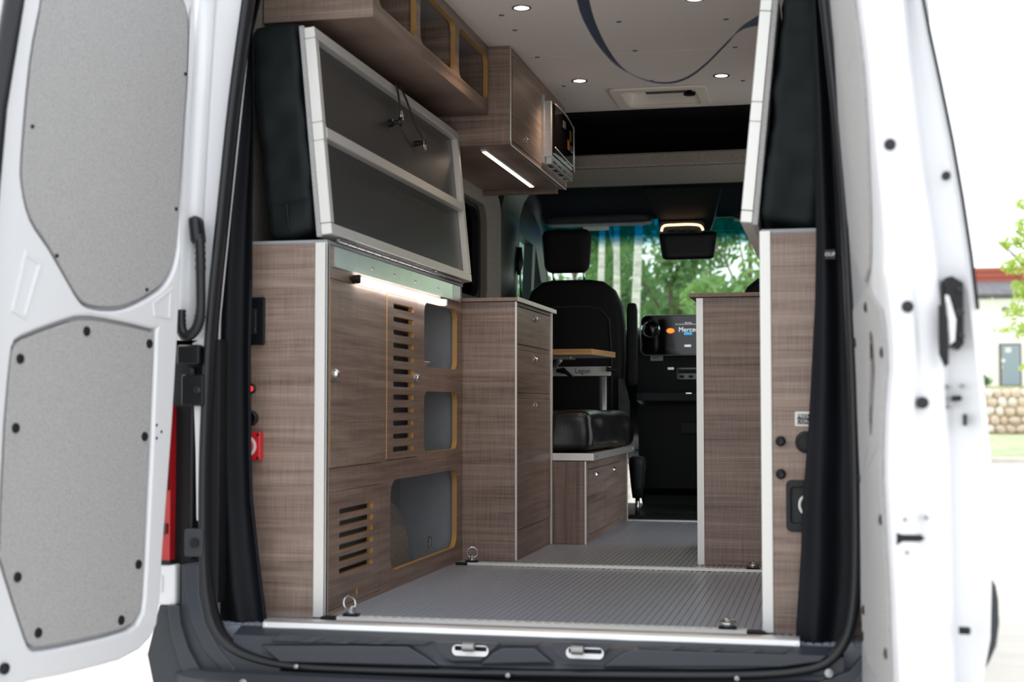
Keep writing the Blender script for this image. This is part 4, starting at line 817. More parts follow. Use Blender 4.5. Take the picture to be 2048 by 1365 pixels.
# =================================================================== CEILING FITTINGS
def downlight(x, y, label):
    t = thing('ceiling_downlight', label, 'light', (x, y, 1.9), 'ceiling downlights')
    plate('bezel', [(x + 0.034 * math.cos(a), y + 0.034 * math.sin(a)) for a in [k * math.pi / 14 for k in range(28)]], [[(x + 0.025 * math.cos(a), y + 0.025 * math.sin(a)) for a in [k * math.pi / 14 for k in range(28)]]], 0.005, 'steel', lambda u, v, w_: (u, v, 1.9 - w_), t, bev=0.001)
    lathe('lens', (x, y, 1.8995), (0, 0, -1), [(0.0255, 0), (0.025, 0.002), (0.012, 0.003)], 'led_warm', t, 20)
    ld = bpy.data.lights.new('bulb', 'SPOT'); ld.energy = 7.0; ld.color = (1, 0.74, 0.50); ld.spot_size = math.radians(125); ld.spot_blend = 0.8; ld.shadow_soft_size = 0.02
    lo = bpy.data.objects.new('bulb', ld); COL.objects.link(lo); lo.parent = t; lo.location = (0, 0, -0.01)
downlight(-0.278, 1.235, 'round lit ceiling downlight above the open overhead shelf')
downlight(-0.272, 2.335, 'round lit ceiling downlight beside the overhead cabinet')
downlight(0.304, 2.37, 'round lit ceiling downlight between roof vent and bed board')
downlight(0.30, 1.255, 'round lit ceiling downlight over the hanging strap')
RV = thing('roof_vent', 'cream plastic roof vent frame set in the ceiling before the cab', 'roof vent', (0.02, 2.71, 1.9))
vo = rrect(-0.185, 0.225, 2.515, 2.905, 0.04); vi = rrect(-0.135, 0.178, 2.565, 2.86, 0.03)
plate('flange', vo, [vi], 0.012, 'vent_plastic', lambda u, v, w_: (u, v, 1.9 - w_), RV, bev=0.004, bres=2)
obj('throat', loft_bm([[(x_, y_, z_) for x_, y_ in rrect(-0.136 + d, 0.179 - d, 2.564 + d, 2.861 - d, 0.03)] for z_, d in ((1.895, 0.0), (1.947, 0.012))], True, False), 'vent_plastic', RV)
box('lid', -0.13, 0.17, 2.57, 2.855, 1.944, 1.948, 'vent_plastic', RV, 0)
box('insect_screen', -0.06, 0.13, 2.60, 2.845, 1.940, 1.944, 'black_plastic', RV, 0)  # flat black panel under the lid, drawn for the fan opening
lathe('crank_knob', (0.135, 2.79, 1.944), (0, 0, -1), [(0.012, 0), (0.012, 0.015), (0.026, 0.017), (0.026, 0.028), (0.02, 0.03)], 'black_plastic', RV, 8)
# open through ceiling for vent: cut by building panel with hole instead
pn = [c for c in ce.children if c.name.startswith('panel')]
bpy.data.objects.remove(pn[1])
plate('panel', [(-0.86, 1.937), (0.86, 1.937), (0.86, 2.965), (-0.86, 2.965)], [rrect(-0.14, 0.183, 2.56, 2.865, 0.03)], 0.025, 'ceiling_vinyl', fz(1.9), ce)

# =================================================================== OVER-CAB
OV = thing('overcab_shelf', 'grey felt covered shelf beam across the cab opening', 'shelf', (0, 3.25, 1.64))
obj('lip', loft_bm([[(x_, 3.0, 1.645), (x_, 2.995, 1.655), (x_, 2.995, 1.700), (x_, 3.003, 1.708), (x_, 3.03, 1.708), (x_, 3.03, 1.645)] for x_ in (-0.84, 0.84)]), 'felt_interior', OV)
obj('underside', loft_bm([[(x_, 3.0, 1.642), (x_, 3.15, 1.636), (x_, 3.35, 1.634), (x_, 3.52, 1.642), (x_, 3.52, 1.66), (x_, 3.03, 1.66)] for x_ in (-0.84, 0.84)]), 'felt_interior', OV)
hl = obj('ceiling_cab', loft_bm([[(x_, 2.966, 1.898), (x_, 3.3, 1.885), (x_, 3.55, 1.80), (x_, 3.62, 1.66), (x_, 3.66, 1.66), (x_, 3.6, 1.83), (x_, 3.32, 1.93), (x_, 2.966, 1.93)] for x_ in (-0.86, 0.86)]), 'headliner'); struct(hl)
hl2 = obj('ceiling_windscreen', loft_bm([[(x_, 3.53, 1.66), (x_, 3.9, 1.735), (x_, 4.15, 1.735), (x_, 4.52, 1.605), (x_, 4.54, 1.62), (x_, 4.18, 1.78), (x_, 3.9, 1.79), (x_, 3.53, 1.74)] for x_ in (-0.93, 0.93)]), 'headliner'); struct(hl2)
# grab handle / corner bulge at left, B pillar, A pillar
bp = obj('wall_pillar_left', loft_bm([[(-0.86 + d, 3.18, z_), (-0.80 + d, 3.19, z_), (-0.785 + d, 3.26, z_), (-0.80 + d, 3.60, z_), (-0.86 + d, 3.62, z_)] for z_, d in ((-0.05, -0.02), (0.7, -0.03), (1.2, -0.015), (1.5, 0.0), (1.58, 0.02), (1.64, 0.06))]), 'black_plastic'); struct(bp); ss(bp, 50)
bt = tube('belt_anchor', [(-0.80, 3.60, 1.36), (-0.80, 3.60, 1.28), (-0.80, 3.58, 1.22)], [0.012, 0.02, 0.008], 'black_plastic', bp); ribbon('seat_belt', [(-0.80, 3.60, 1.30), (-0.79, 3.60, 1.0), (-0.78, 3.62, 0.6)], (0, 1, 0), 0.045, 0.002, 'rubber', bp)
bpr = obj('wall_pillar_right', loft_bm([[(0.86, 3.42, z_), (0.80, 3.43, z_), (0.80, 3.60, z_), (0.86, 3.62, z_)] for z_ in (-0.05, 1.64)]), 'cab_plastic'); struct(bpr)
for sx in (-1, 1):
    ap = tube('a_pillar', [(sx * 0.93, 5.12, 0.95), (sx * 0.925, 4.9, 1.12), (sx * 0.915, 4.62, 1.38), (sx * 0.895, 4.42, 1.56), (sx * 0.87, 4.22, 1.655), (sx * 0.86, 3.9, 1.69)], [0.05, 0.05, 0.05, 0.055, 0.06, 0.06], 'cab_grey', V, 12)
    fd = plate('cab_door', [(3.62, -0.05), (4.95, -0.05), (4.95, 0.97), (4.72, 1.18), (4.35, 1.56), (4.2, 1.62), (3.62, 1.64)], [[(3.86, 1.0), (4.20, 1.0), (4.20, 1.44), (3.86, 1.46)], [(4.27, 1.0), (4.72, 1.0), (4.55, 1.18), (4.27, 1.44)]], 0.05, 'cab_plastic', lambda u, v, w_: (sx * (0.93 - 0.045 * max(0, v - 0.9) - w_), u, v), V)
    plate('pane', [(3.74, 1.0), (4.72, 1.0), (4.55, 1.18), (4.27, 1.49), (3.74, 1.52)], [], 0.004, 'glass_side', lambda u, v, w_: (sx * (0.935 - 0.045 * max(0, v - 0.9)) - w_, u, v), fd)
ws = obj('windscreen', loft_bm([[(x_, 5.12 - 0.10 * abs(x_), 0.98), (x_, 4.52 - 0.04 * abs(x_), 1.60), (x_, 4.53 - 0.04 * abs(x_), 1.605), (x_, 5.13 - 0.10 * abs(x_), 0.985)] for x_ in (-0.92, -0.5, 0, 0.5, 0.92)]), 'windscreen_glass', V)
# sun visors
for sx in (-1, 1):
    v_ = softbox('sun_visor', lambda a, b, c: (sx * 0.52 + a, 4.36 + b, 1.585 + c - b * 0.15), 10, 10, 10, (0.60, 0.10, 0.05), 'cab_grey', None, 0.45)
    tag(v_, 'grey sun visor with white warning label above the driver seat' if sx < 0 else 'grey sun visor above the passenger seat', 'sun visor')
    if sx < 0:
        a = at(1166, 454, y=4.30); b = at(1217, 460, y=4.30); box('warning_label', a.x, b.x, 4.302, 4.31, b.z, a.z, 'white_plastic', v_, 0)
# overhead console with lamp and mirror
CN = thing('overhead_console', 'dark overhead console with a lit map lamp above the mirror', 'console', (-0.03, 4.2, 1.56))
ckp = [((1288, 378), (1442, 374)), ((1296, 405), (1436, 400)), ((1312, 430), (1430, 425)), ((1318, 448), (1426, 444)), ((1322, 466), (1420, 462))]
secs = []
for (l, r), y_ in zip(ckp, (4.05, 4.12, 4.20, 4.26, 4.32)):
    a = at(*l, y=y_); b = at(*r, y=y_); secs.append([(a.x, y_, a.z), (b.x, y_, b.z), (b.x, y_ + 0.12, b.z + 0.02), (a.x, y_ + 0.12, a.z + 0.02)])
ss(obj('console_body', loft_bm(secs), 'cab_plastic', CN), 60)
a = at(1318, 443, y=4.24); b = at(1409, 466, y=4.24)
lamp = plate('lamp_bezel', rrect(a.x, b.x, b.z, a.z, 0.02), [], 0.02, 'cab_grey', fy(4.232), CN, bev=0.004)
pts = [at(u, v, y=4.228) for u, v in ((1323, 463), (1325, 455), (1332, 451), (1350, 450), (1375, 449), (1395, 450), (1403, 454), (1406, 461))]
tube('lamp_light_guide', smoothpath(pts, 3), 0.0065, 'cab_lamp', lamp, 8)
for k in range(3): q = at(1343 + k * 22, 461, y=4.23); box('lamp_button', q.x - 0.02, q.x + 0.02, 4.222, 4.232, q.z - 0.010, q.z + 0.008, 'black_plastic', lamp, 0.003)
q = at(1376, 492, y=4.30)
MR = softbox('rear_view_mirror', lambda a, b, c: (q.x + a * (1 + c * 1.0), 4.30 + b, q.z + c), 12, 12, 12, (0.30, 0.05, 0.15), 'black_plastic', None, 0.42); tag(MR, 'black interior rear-view mirror below the overhead console', 'mirror')
# dashboard
DB = thing('dashboard', 'black van dashboard with centre screen stack and cup holders', 'dashboard', (0, 4.75, 0))
obj('dash_body', loft_bm([[(x_, 5.1, 1.0), (x_, 4.75, 1.01), (x_, 4.60, 0.985), (x_, 4.57, 0.93), (x_, 4.60, 0.78), (x_, 4.72, 0.60), (x_, 4.85, 0.40), (x_, 5.1, 0.3)] for x_ in (-0.868, -0.5, 0.5, 0.868)]), 'cab_plastic', DB, True)
obj('centre_stack', loft_bm([[(x_, 4.75, 0.86), (x_, 4.545, 0.84), (x_, 4.53, 0.74), (x_, 4.56, 0.5), (x_, 4.60, 0.10), (x_, 4.75, -0.01), (x_, 4.9, 0.4)] for x_ in (-0.33, 0.33)]), 'cab_plastic', DB)
YS = 4.50
scr = plate('screen_housing', rrect(-0.305, 0.27, 0.842, 1.064, 0.035), [], 0.08, 'piano_black', fy(YS), DB, bev=0.004, bres=2); scr['label'] = 'glossy black infotainment screen housing'
tube('housing_rim', [(x_, YS + 0.003, z_) for x_, z_ in rrect(-0.305, 0.27, 0.842, 1.064, 0.035)], 0.002, 'aluminium', scr, 6, True)
vc = at(1301, 659, y=YS)
vr = lathe('air_vent', (vc.x, YS, vc.z), (0, -1, 0), [(0.052, 0), (0.052, 0.006), (0.047, 0.010), (0.044, 0.004), (0.036, 0.002)], 'chrome', scr, 28); lathe('vent_hub', (vc.x, YS - 0.001, vc.z), (0, -1, 0), [(0.044, 0), (0.04, 0.004), (0.02, 0.008), (0.006, 0.009)], 'piano_black', vr, 24)
for k in (-1, 0, 1): box('vent_blade', vc.x - 0.035, vc.x + 0.035, YS - 0.008, YS - 0.002, vc.z + k * 0.018 - 0.001, vc.z + k * 0.018 + 0.001, 'black_plastic', vr, 0)
SC = lambda u, v: at(u, v, y=YS)
sc_t = lambda px, py: (lambda u, v, w_: (SC(px, py).x + u, YS - 0.001 - w_, SC(px, py).z + v))
text('screen_text', 'Mercedes-Benz', 0.036, sc_t(1357, 660), 'screen_white', scr, 0.0003, 'LEFT', 0.0)
text('screen_text', 'Warning', 0.011, sc_t(1376, 646), 'screen_white', scr, 0.0003)
text('screen_text', 'Do not let this system distract you from the road', 0.0085, sc_t(1351, 649), 'screen_white', scr, 0.0003, 'LEFT')
a = SC(1368, 665); b = SC(1384, 670); box('screen_button', a.x, b.x, YS - 0.002, YS, b.z, a.z, 'screen_blue', scr, 0)
a = SC(1341, 662); obj('hazard_lamp', loft_bm([[(a.x + 0.022 * math.cos(k * math.pi / 10), y_, a.z + 0.014 * math.sin(k * math.pi / 10)) for k in range(20)] for y_ in (YS - 0.002, YS)]), 'screen_orange', scr)
a = SC(1282, 684); b = SC(1285, 697); box('side_button', a.x, b.x, YS - 0.003, YS, b.z, a.z, 'cab_grey', scr, 0)
for u, v in ((1337, 691), (1347, 691), (1337, 696), (1347, 696)): q = SC(u, v); box('key', q.x - 0.005, q.x + 0.005, YS - 0.002, YS, q.z - 0.002, q.z + 0.002, 'cab_grey', scr, 0)
a = SC(1369, 690); b = SC(1382, 694); box('chrome_badge', a.x, b.x, YS - 0.003, YS, b.z, a.z, 'steel', scr, 0)
a = at(1301, 710, y=4.535); b = at(1326, 722, y=4.535); sk = box('info_sticker', a.x, b.x, 4.533, 4.545, b.z, a.z, 'sticker', DB, 0.001)
for k in range(3): box('print_line', a.x + 0.01, b.x - 0.01 - 0.01 * k, 4.5324, 4.533, a.z - 0.008 - k * 0.007, a.z - 0.006 - k * 0.007, 'cab_grey', sk, 0)
a = at(1335, 735, y=4.52); b = at(1348, 740, y=4.52); box('usb_slot', a.x, b.x, 4.52, 4.54, b.z, a.z, 'steel', DB, 0.001)
ra = at(1352, 735, y=4.52); ha = box('heater_panel', ra.x, 0.24, 4.52, 4.56, ra.z - 0.07, ra.z, 'piano_black', DB, 0.003)
for k in range(5): box('heater_button', ra.x + 0.02 + k * 0.05, ra.x + 0.045 + k * 0.05, 4.517, 4.52, ra.z - 0.06, ra.z - 0.045, 'cab_grey', ha, 0.001)
box('heater_display', ra.x + 0.01, 0.22, 4.518, 4.52, ra.z - 0.035, ra.z - 0.012, 'cab_plastic', ha, 0.001)
ct = obj('cup_tray', loft_bm([[(x_, 4.60, z_), (x_, 4.44 + d, z_), (x_, 4.44 + d, z_)] if False else [(x_, 4.60, z_) for x_ in ()] or [(-0.33 + d, 4.60, z_), (-0.325 + d, 4.46 + d, z_), (-0.29 + d, 4.43 + d, z_), (0.30 - d, 4.43 + d, z_), (0.33 - d, 4.46 + d, z_), (0.33 - d, 4.60, z_)] for z_, d, x_ in ((0.57, 0.02, 0), (0.59, 0.0, 0), (0.632, 0.0, 0))]), 'cab_grey', DB); ss(ct, 40)
for x_, r in ((-0.225, 0.055), (-0.075, 0.045)): lathe('cup_ring', (x_, 4.50, 0.632), (0, 0, 1), [(r, 0), (r, 0.006), (r - 0.006, 0.006), (r - 0.008, 0.001)], 'cab_plastic', ct, 20)
a = at(1372, 786, y=4.43); b = at(1383, 788, y=4.43); box('socket_plate', a.x, b.x, 4.425, 4.43, b.z, a.z, 'steel', ct, 0)
a = at(1362, 845, y=4.55); b = at(1395, 868, y=4.55); box('lower_cover', a.x, b.x, 4.54, 4.56, b.z, a.z, 'cab_grey', DB, 0.003)
ft = obj('footwell_mat', loft_bm([[(x_, 4.28, -0.010), (x_, 4.5, -0.002), (x_, 4.6, 0.05), (x_, 4.62, 0.06), (x_, 4.6, 0.02), (x_, 4.28, -0.012)] for x_ in (-0.30, 0.85)]), 'cab_grey'); tag(ft, 'dark rubber mat in the passenger footwell below the dashboard', 'floor mat')

# =================================================================== SEATS
def seat(cx, name_lab, rot_arm):
    YS_ = 3.76
    t = thing('cab_seat', name_lab, 'seat', (cx, 4.0, 0))
    box('seat_box', cx - 0.22, cx + 0.22, 3.85, 4.25, -0.012, 0.33, 'cab_plastic', t, 0.01)
    softbox('seat_cushion', lambda a, b, c: (cx + a, 4.08 + b, 0.41 + c), 10, 10, 10, (0.50, 0.52, 0.15), 'seat_fabric', t, 0.4)
    # backrest outline swept through depth
    def bo(k, y, inset):
        out = []
        for x_, z_ in ((-0.225, 0.42), (-0.25, 0.60), (-0.262, 0.80), (-0.262, 0.98), (-0.25, 1.08), (-0.215, 1.155), (-0.16, 1.198), (-0.09, 1.208), (0.09, 1.208), (0.16, 1.198), (0.215, 1.155), (0.25, 1.08), (0.262, 0.98), (0.262, 0.80), (0.25, 0.60), (0.225, 0.42)):
            out.append((cx + x_ * (1 - inset / 0.262), y + (z_ - 0.42) * -0.06 + 0.05, 0.82 + (z_ - 0.82) * (1 - inset / 0.4)))
        return out
    b = obj('backrest', loft_bm([bo(0, YS_ + 0.005, 0.03), bo(0, YS_ - 0.005, 0.014) if False else bo(0, YS_ + 0.012, 0.010), bo(0, YS_ + 0.04, 0.0), bo(0, YS_ + 0.12, 0.0), bo(0, YS_ + 0.16, 0.02)]), 'seat_fabric', t); ss(b, 60)
    s_ = []
    ring = [(x_, z_) for x_, z_ in ((-0.20, 0.50), (-0.205, 0.8), (-0.195, 1.0), (-0.15, 1.055), (-0.08, 1.068), (0.08, 1.068), (0.15, 1.055), (0.195, 1.0), (0.205, 0.8), (0.20, 0.50))]
    tube('back_seam', [(cx + x_, YS_ + 0.052 - (z_ - 0.42) * 0.06, z_) for x_, z_ in ring], 0.004, 'cab_grey', b, 6)
    h = softbox('headrest', lambda a, bb, c: (cx - 0.025 + a * (1 + 0.07 * c / 0.11), YS_ + 0.03 + bb, 1.355 + c), 12, 12, 12, (0.245, 0.10, 0.225), 'seat_fabric', t, 0.42)
    for dx in (-0.095, 0.065): tube('headrest_post', [(cx + dx, YS_ + 0.045, 1.19), (cx + dx - 0.006, YS_ + 0.03, 1.27)], 0.006, 'chrome', t, 8); lathe('post_collar', (cx + dx, YS_ + 0.045, 1.195), (0, 0, 1), [(0.016, 0), (0.016, 0.012), (0.008, 0.014)], 'black_plastic', t, 12)
    for s2 in ((1,) if rot_arm > 0 else (-1,)):
        ar = softbox('armrest', lambda a, bb, c: (cx + s2 * 0.305 + a, YS_ + 0.07 + bb, 0.875 + c), 10, 10, 10, (0.052, 0.07, 0.42), 'seat_fabric', t, 0.35)
        lathe('recliner_cover', (cx + s2 * 0.25, YS_ + 0.07, 0.60), (s2, 0, 0), [(0.055, 0), (0.055, 0.02), (0.03, 0.03)], 'cab_grey', t, 20)
        ss(obj('side_shield', loft_bm([[(cx + s2 * 0.24, YS_ + 0.02, z_), (cx + s2 * (0.285 - d), YS_ + 0.02, z_), (cx + s2 * (0.285 - d), YS_ + 0.12, z_), (cx + s2 * 0.24, YS_ + 0.12, z_)] for z_, d in ((0.45, 0.0), (0.58, 0.0), (0.70, 0.03))]), 'cab_grey', t), 40)
    return t
seat(-0.567, 'black driver seat with headrest behind the swing table', 1)
seat(0.535, 'black passenger seat mostly hidden behind the galley cabinet', -1)
hk = thing('handbrake_lever', 'black upright handbrake lever beside the driver seat box', 'lever', (-0.235, 3.8, -0.012))
tube('grip', [(-0.234, 3.80, 0.095), (-0.234, 3.80, 0.16), (-0.233, 3.795, 0.26), (-0.233, 3.79, 0.295), (-0.233, 3.79, 0.308)], [0.026, 0.034, 0.044, 0.042, 0.02], 'cab_plastic', hk, 14)
tube('shaft', [(-0.234, 3.80, 0.0), (-0.234, 3.80, 0.10)], 0.012, 'steel', hk, 10); box('foot', -0.275, -0.195, 3.76, 3.86, -0.012, 0.012, 'cab_plastic', hk, 0.006)
bx = thing('fuse_tray', 'small grey tray with white papers beside the driver seat base', 'tray', (-0.30, 3.74, -0.012))
box('tray_box', -0.335, -0.285, 3.66, 3.80, -0.012, 0.165, 'cab_grey', bx, 0.004); obj('paper', loft_bm([[(x_, 3.655, 0.15), (x_ + 0.004, 3.653, 0.08), (x_ + 0.002, 3.656, 0.08), (x_, 3.658, 0.15)] for x_ in (-0.325, -0.288)]), 'sticker', bx); tube('cable', smoothpath([(-0.33, 3.645, 0.12), (-0.305, 3.645, 0.14), (-0.285, 3.647, 0.11), (-0.295, 3.648, 0.05)], 5), 0.003, 'ink', bx, 6)

# =================================================================== DRAWER PEDESTAL
PD = thing('drawer_pedestal', 'wood laminate drawer pedestal with three locking drawers', 'drawer unit', (-0.6, 1.98, 0))
XP = -0.39
box('side_panel', -0.815, XP - 0.004, 1.66, 1.678, 0.0, 0.94, 'laminate', PD, 0.001); box('far_panel', -0.815, XP - 0.002, 2.306, 2.324, 0.0, 0.94, 'laminate', PD, 0.001)
box('carcass', -0.815, XP - 0.022, 1.679, 2.305, 0.0, 0.938, 'laminate', PD, 0)
tp_ = box('worktop', -0.82, XP + 0.008, 1.648, 2.385, 0.941, 0.955, 'laminate', PD, 0.001); box('edge_strip', XP + 0.008, XP + 0.011, 1.648, 2.385, 0.940, 0.956, 'alu_white', tp_, 0.0005)
box('corner_strip', XP - 0.0045, XP + 0.002, 1.659, 1.668, 0.002, 0.94, 'alu_white', PD, 0.0005); box('corner_strip', XP - 0.004, XP + 0.006, 2.308, 2.3255, 0.0, 0.94, 'alu_white', PD, 0.001)
box('top_rail', XP - 0.02, XP - 0.003, 1.669, 2.305, 0.928, 0.94, 'laminate', PD, 0.0005)
for z0, z1, kz in ((0.787, 0.924, 0.895), (0.609, 0.766, 0.738), (0.11, 0.585, 0.562)):
    d_ = box('drawer', XP - 0.02, XP, 1.672, 2.305, z0, z1, 'laminate', PD, 0.0015)
    lathe('push_latch', (XP, 1.99, kz), (1, 0, 0), [(0.014, 0), (0.014, 0.003), (0.011, 0.006), (0.009, 0.012), (0.003, 0.014)], 'chrome', d_, 16)
for z0, z1 in ((0.7675, 0.785), (0.587, 0.6075), (0.0, 0.108)): box('cross_rail', XP - 0.02, XP - 0.0015, 1.672, 2.305, z0, z1, 'laminate', PD, 0.0005)

# =================================================================== BENCH WITH CUSHION AND SWING TABLE
XB = -0.25
BN = thing('storage_bench', 'low wood laminate storage bench with two small doors', 'bench', (-0.5, 2.95, 0))
box('end_panel', -0.765, XB, 2.33, 2.348, 0.0, 0.335, 'laminate_upright', BN, 0.001)
plate('front_panel', [(2.348, 0.0), (3.52, 0.0), (3.52, 0.335), (2.348, 0.335)], [rrect(2.40, 2.838, 0.03, 0.30, 0.003), rrect(2.850, 3.32, 0.03, 0.30, 0.003)], 0.018, 'laminate', fx(XB), BN)
for y0, y1, ky, kz in ((2.4025, 2.842, 2.58, 0.27), (2.846, 3.3175, 3.08, 0.27)):
    d_ = plate('door', rrect(y0, y1, 0.0325, 0.2975, 0.003), [], 0.018, 'laminate', fx(XB + 0.001), BN)
    lathe('push_latch', (XB + 0.001, ky, kz), (1, 0, 0), [(0.014, 0), (0.014, 0.003), (0.010, 0.006), (0.009, 0.011), (0.003, 0.013)], 'chrome', d_, 14)
box('far_panel', -0.765, XB, 3.52, 3.538, 0.0, 0.335, 'laminate', BN, 0.001)
box('bench_top', -0.765, -0.222, 2.332, 3.57, 0.336, 0.366, 'laminate', BN, 0.001)
obj('edge_trim', bxb(bmesh.new(), -0.765, -0.2195, 2.326, 2.332, 0.338, 0.368, 0.001), 'alu_white', BN); tr2 = obj('edge_trim', bxb(bmesh.new(), -0.2215, -0.2165, 2.326, 3.574, 0.338, 0.368, 0.001), 'aluminium', BN)
for y_ in (2.40, 3.50): lathe('screw', (-0.2165, y_, 0.353), (1, 0, 0), [(0.006, 0), (0.005, 0.002), (0.001, 0.003)], 'steel', tr2, 8)
box('corner_strip', XB - 0.004, XB + 0.003, 2.327, 2.335, 0.0, 0.335, 'alu_white', BN, 0.0005); box('corner_strip', XB - 0.004, XB + 0.003, 3.53, 3.542, 0.0, 0.335, 'alu_white', BN, 0.0005)
bc = softbox('bench_cushion', lambda a, b, c: (-0.498 + a, 2.95 + b, 0.368 + 0.0845 + c), 24, 24, 24, (0.532, 1.20, 0.169), 'leather', None, 0.20, 0.012, 7, 5); tag(bc, 'black leather bench cushion on the low storage bench', 'cushion')
tube('seam', [(-0.232, 3.38, 0.38), (-0.231, 3.38, 0.46), (-0.236, 3.38, 0.525), (-0.26, 3.38, 0.5375), (-0.5, 3.38, 0.539)], 0.0025, 'leather', bc, 6)
LG = thing('swing_table', 'small oak-edged swing table on a steel post above the bench', 'table', (-0.378, 3.60, 0.0))
tv = [(-0.78, 3.06), (-0.345, 3.06), (-0.300, 3.50), (-0.36, 3.55), (-0.78, 3.55)]
plate('table_top', tv, [], 0.026, 'white_laminate', fz(0.796), LG, 'oak_edge')
tube('post', [(-0.378, 3.60, 0.0), (-0.378, 3.60, 0.706)], 0.0185, 'aluminium', LG, 16)
ar = plate('arm', rrect(-0.64, -0.338, 0.709, 0.755, 0.004), [], 0.03, 'white_plastic', fy(3.575), LG, bev=0.002)
text('lettering', 'Lagun', 0.034, lambda u, v, w_: (-0.475 + u, 3.5745 - w_, 0.733 + v), 'ink', ar, 0.0003, 'CENTER', 0.0)
lv = tube('clamp_lever', [(-0.60, 3.565, 0.735), (-0.565, 3.55, 0.735), (-0.515, 3.54, 0.700)], [0.010, 0.012, 0.007], 'black_plastic', LG, 10); lathe('lever_boss', (-0.572, 3.575, 0.735), (0, -1, 0), [(0.016, 0), (0.016, 0.02), (0.012, 0.024)], 'black_plastic', lv, 14)
lathe('clamp_knob', (-0.352, 3.568, 0.742), (1, -0.15, -0.15), [(0.014, 0), (0.011, 0.004), (0.010, 0.045), (0.006, 0.05)], 'black_plastic', LG, 12)
tube('swing_arm', [(-0.615, 3.59, 0.757), (-0.60, 3.53, 0.768), (-0.56, 3.42, 0.782)], 0.012, 'alu_white', LG, 10); box('mount_plate', -0.64, -0.49, 3.33, 3.46, 0.786, 0.796, 'aluminium', LG, 0.002)

# =================================================================== GALLEY (right)
GY = thing('galley_cabinet', 'wood laminate galley cabinet with a pale front edge strip', 'cabinet', (0.55, 2.05, 0))
box('end_panel', 0.283, 0.815, 1.69, 1.708, 0.0, 0.945, 'laminate', GY, 0.001); box('corner_strip', 0.2585, 0.284, 1.686, 1.706, 0.0, 0.944, 'alu_white', GY, 0.001)
box('carcass', 0.262, 0.815, 1.709, 2.42, 0.0, 0.944, 'laminate', GY, 0.001)
box('worktop', 0.235, 0.82, 1.672, 2.44, 0.946, 0.960, 'laminate', GY, 0.001)
for y0, y1 in ((1.72, 2.06), (2.07, 2.41)):
    d_ = box('door', 0.258, 0.262, y0, y1, 0.06, 0.92, 'laminate', GY, 0.001); lathe('push_latch', (0.258, (y0 + y1) / 2, 0.87), (-1, 0, 0), [(0.014, 0), (0.014, 0.003), (0.010, 0.006), (0.003, 0.013)], 'chrome', d_, 14)
# =================================================================== TRACKS, RINGS
def track(x0, x1, y, label):
    t = thing('floor_track', label, 'cargo track', ((x0 + x1) / 2, y, 0), 'cargo tracks across the floor')
    hs = []; x_ = x0 + 0.012
    while x_ < x1 - 0.01: hs.append([(x_ + 0.0085 * math.cos(a), y + 0.0105 * math.sin(a)) for a in [k * math.pi / 5 for k in range(10)]]); x_ += 0.0254
    plate('rail', [(x0, y - 0.0165), (x1, y - 0.0165), (x1, y + 0.0165), (x0, y + 0.0165)], hs, 0.009, 'alu_white', fz(0.0008), t); box('channel', x0, x1, y - 0.014, y + 0.014, 0.0002, 0.0012, 'alu_white', t, 0)
    for xa, xb in ((x0 - 0.045, x0), (x1, x1 + 0.045)): box('end_cap', xa, xb, y - 0.014, y + 0.014, 0.0005, 0.008, 'black_plastic', t, 0.002)
track(-0.545, 0.515, 0.192, 'slotted aluminium cargo track beside the rear sill strip')
track(-0.53, 0.495, 1.512, 'slotted aluminium cargo track at the foot of the drawer pedestal')
def ring(u, v, y, label, up_, ang=0.0, tilt=0.2):
    p = at(u, v, y=y); x_ = p.x
    t = thing('tie_down_ring', label, 'tie-down ring', (x_, y, 0.0095), 'tie-down rings in the tracks')
    box('base', x_ - 0.022, x_ + 0.022, y - 0.012, y + 0.012, 0.0095, 0.017, 'black_plastic', t, 0.003)
    lathe('stud', (x_, y, 0.0168), (0, 0, 1), [(0.013, 0), (0.013, 0.004), (0.007, 0.006), (0.007, 0.016), (0.009, 0.018), (0.003, 0.021)], 'steel', t, 14)
    c_ = Vector((x_, y, 0.028)); d = Vector((math.sin(tilt), 0, math.cos(tilt))) if up_ else Vector((0.25, -0.93, -0.12)).normalized(); e = Vector((math.cos(ang), math.sin(ang), 0)); e = (e - d * e.dot(d)).normalized(); R_ = 0.0185
    cc = c_ + d * (R_ - 0.003 if up_ else R_ * 0.4)
    obj('ring', tube_bm([cc + d * R_ * math.cos(a) + e * R_ * math.sin(a) for a in [k * math.pi / 12 for k in range(24)]], 0.0032, 8, None, True), 'steel', t, True)
ring(703, 1228, 0.192, 'upright steel tie-down ring at the slotted cabinet foot', True, 0.95, -0.35)
ring(944, 1125, 1.512, 'upright steel tie-down ring at the drawer pedestal foot', True, 0.25, 0.05)
ring(1455, 1255, 0.192, 'folded steel tie-down ring at the rear track end near the sill', False)
ring(1506, 1140, 1.512, 'folded steel tie-down ring at the galley cabinet foot', False)

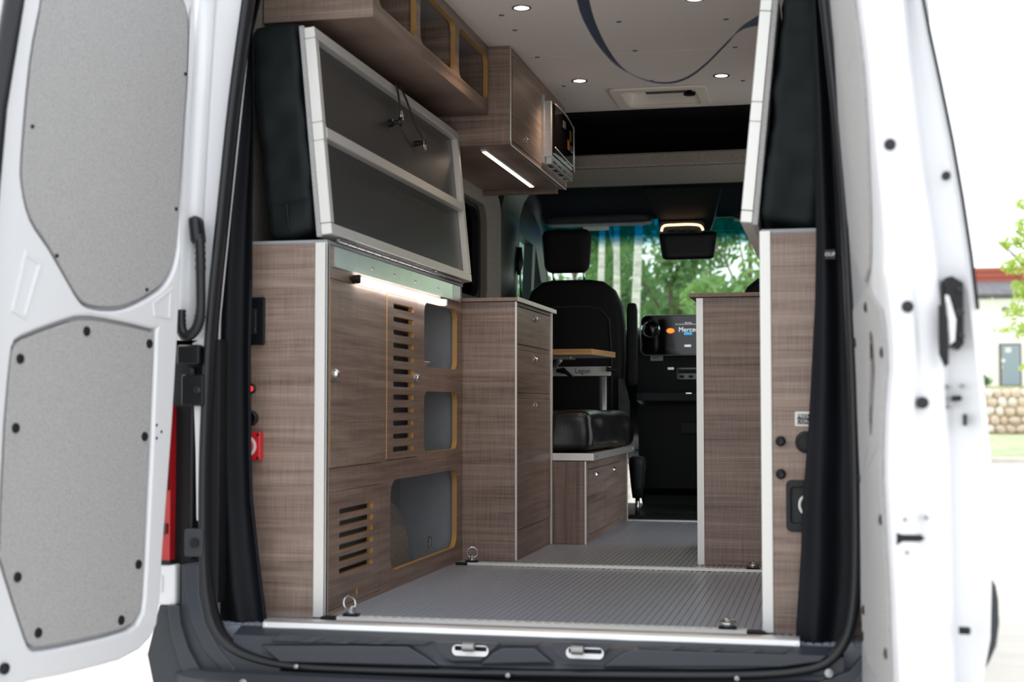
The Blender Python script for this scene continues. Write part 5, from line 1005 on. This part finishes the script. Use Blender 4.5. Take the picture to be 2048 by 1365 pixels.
# =================================================================== CURTAINS
def curtain(edges, y, label, nf, amp, seed, sx):
    """edges: list of (v, uL, uR)"""
    n = 28; secs = []
    for v, ul, ur in edges:
        a = at(ul, v, y=y); b = at(ur, v, y=y); row = []
        for k in range(n + 1):
            t = k / n; f = amp * math.sin(t * math.pi * nf + seed + a.z * 0.9) * (0.4 + 0.6 * math.sin(math.pi * t)) + 0.006 * noise.noise(Vector((t * 3, a.z * 5, seed)))
            row.append(Vector((a.x + (b.x - a.x) * t, y + f, a.z + (b.z - a.z) * t)))
        secs.append(row + [p + Vector((0, 0.006, 0)) for p in reversed(row)])
    d = []
    for s0, s1 in zip(secs, secs[1:]):
        for k in range(4): d.append([p.lerp(q, k / 4) for p, q in zip(s0, s1)])
    d.append(secs[-1])
    return loft_bm(d)
cl = thing('curtain', 'black fabric curtain hanging beside the red battery switch', 'curtain', (-0.78, 0.1, 0))
eL = [(-60, 508, 535), (0, 500, 522), (60, 490, 506), (250, 472, 508), (420, 448, 506), (560, 436, 503), (700, 428, 500), (900, 423, 501), (1000, 422, 504), (1100, 424, 515), (1180, 428, 524), (1235, 436, 531), (1262, 455, 532)]
ss(obj('cloth', curtain(eL, 0.10, '', 2.6, 0.016, 1.0, -1), 'curtain', cl), 80)
tube('zip_piping', [at(u, v, y=0.062) for v, u, _ in eL], 0.0022, 'cab_grey', cl, 6); tube('hem', [at(u - 2, v, y=0.10) for v, _, u in eL[5:]], 0.005, 'curtain', cl, 6)
cr = thing('curtain', 'black fabric curtain hanging beside the recessed latch and sockets', 'curtain', (0.71, 0.1, 0))
eR = [(-60, 1618, 1648), (0, 1624, 1652), (200, 1628, 1676), (400, 1631, 1692), (480, 1632, 1697), (600, 1630, 1703), (760, 1622, 1708), (880, 1615, 1710), (1000, 1605, 1711), (1100, 1602, 1711), (1180, 1597, 1708), (1250, 1592, 1700), (1292, 1592, 1688)]
ss(obj('cloth', curtain(eR, 0.10, '', 2.2, 0.018, 2.2, 1), 'curtain', cr), 80)
a = at(1649, 500, y=0.075); b = at(1671, 519, y=0.075); tg_ = box('brand_tag', a.x, b.x, 0.070, 0.078, b.z, a.z, 'ink', cr, 0.001); text('lettering', 'OUF', 0.012, lambda u, v, w_: ((a.x + b.x) / 2 + u, 0.0695 - w_, (a.z + b.z) / 2 + v), 'white_plastic', tg_, 0.0002)
bpy.context.view_layer.update()
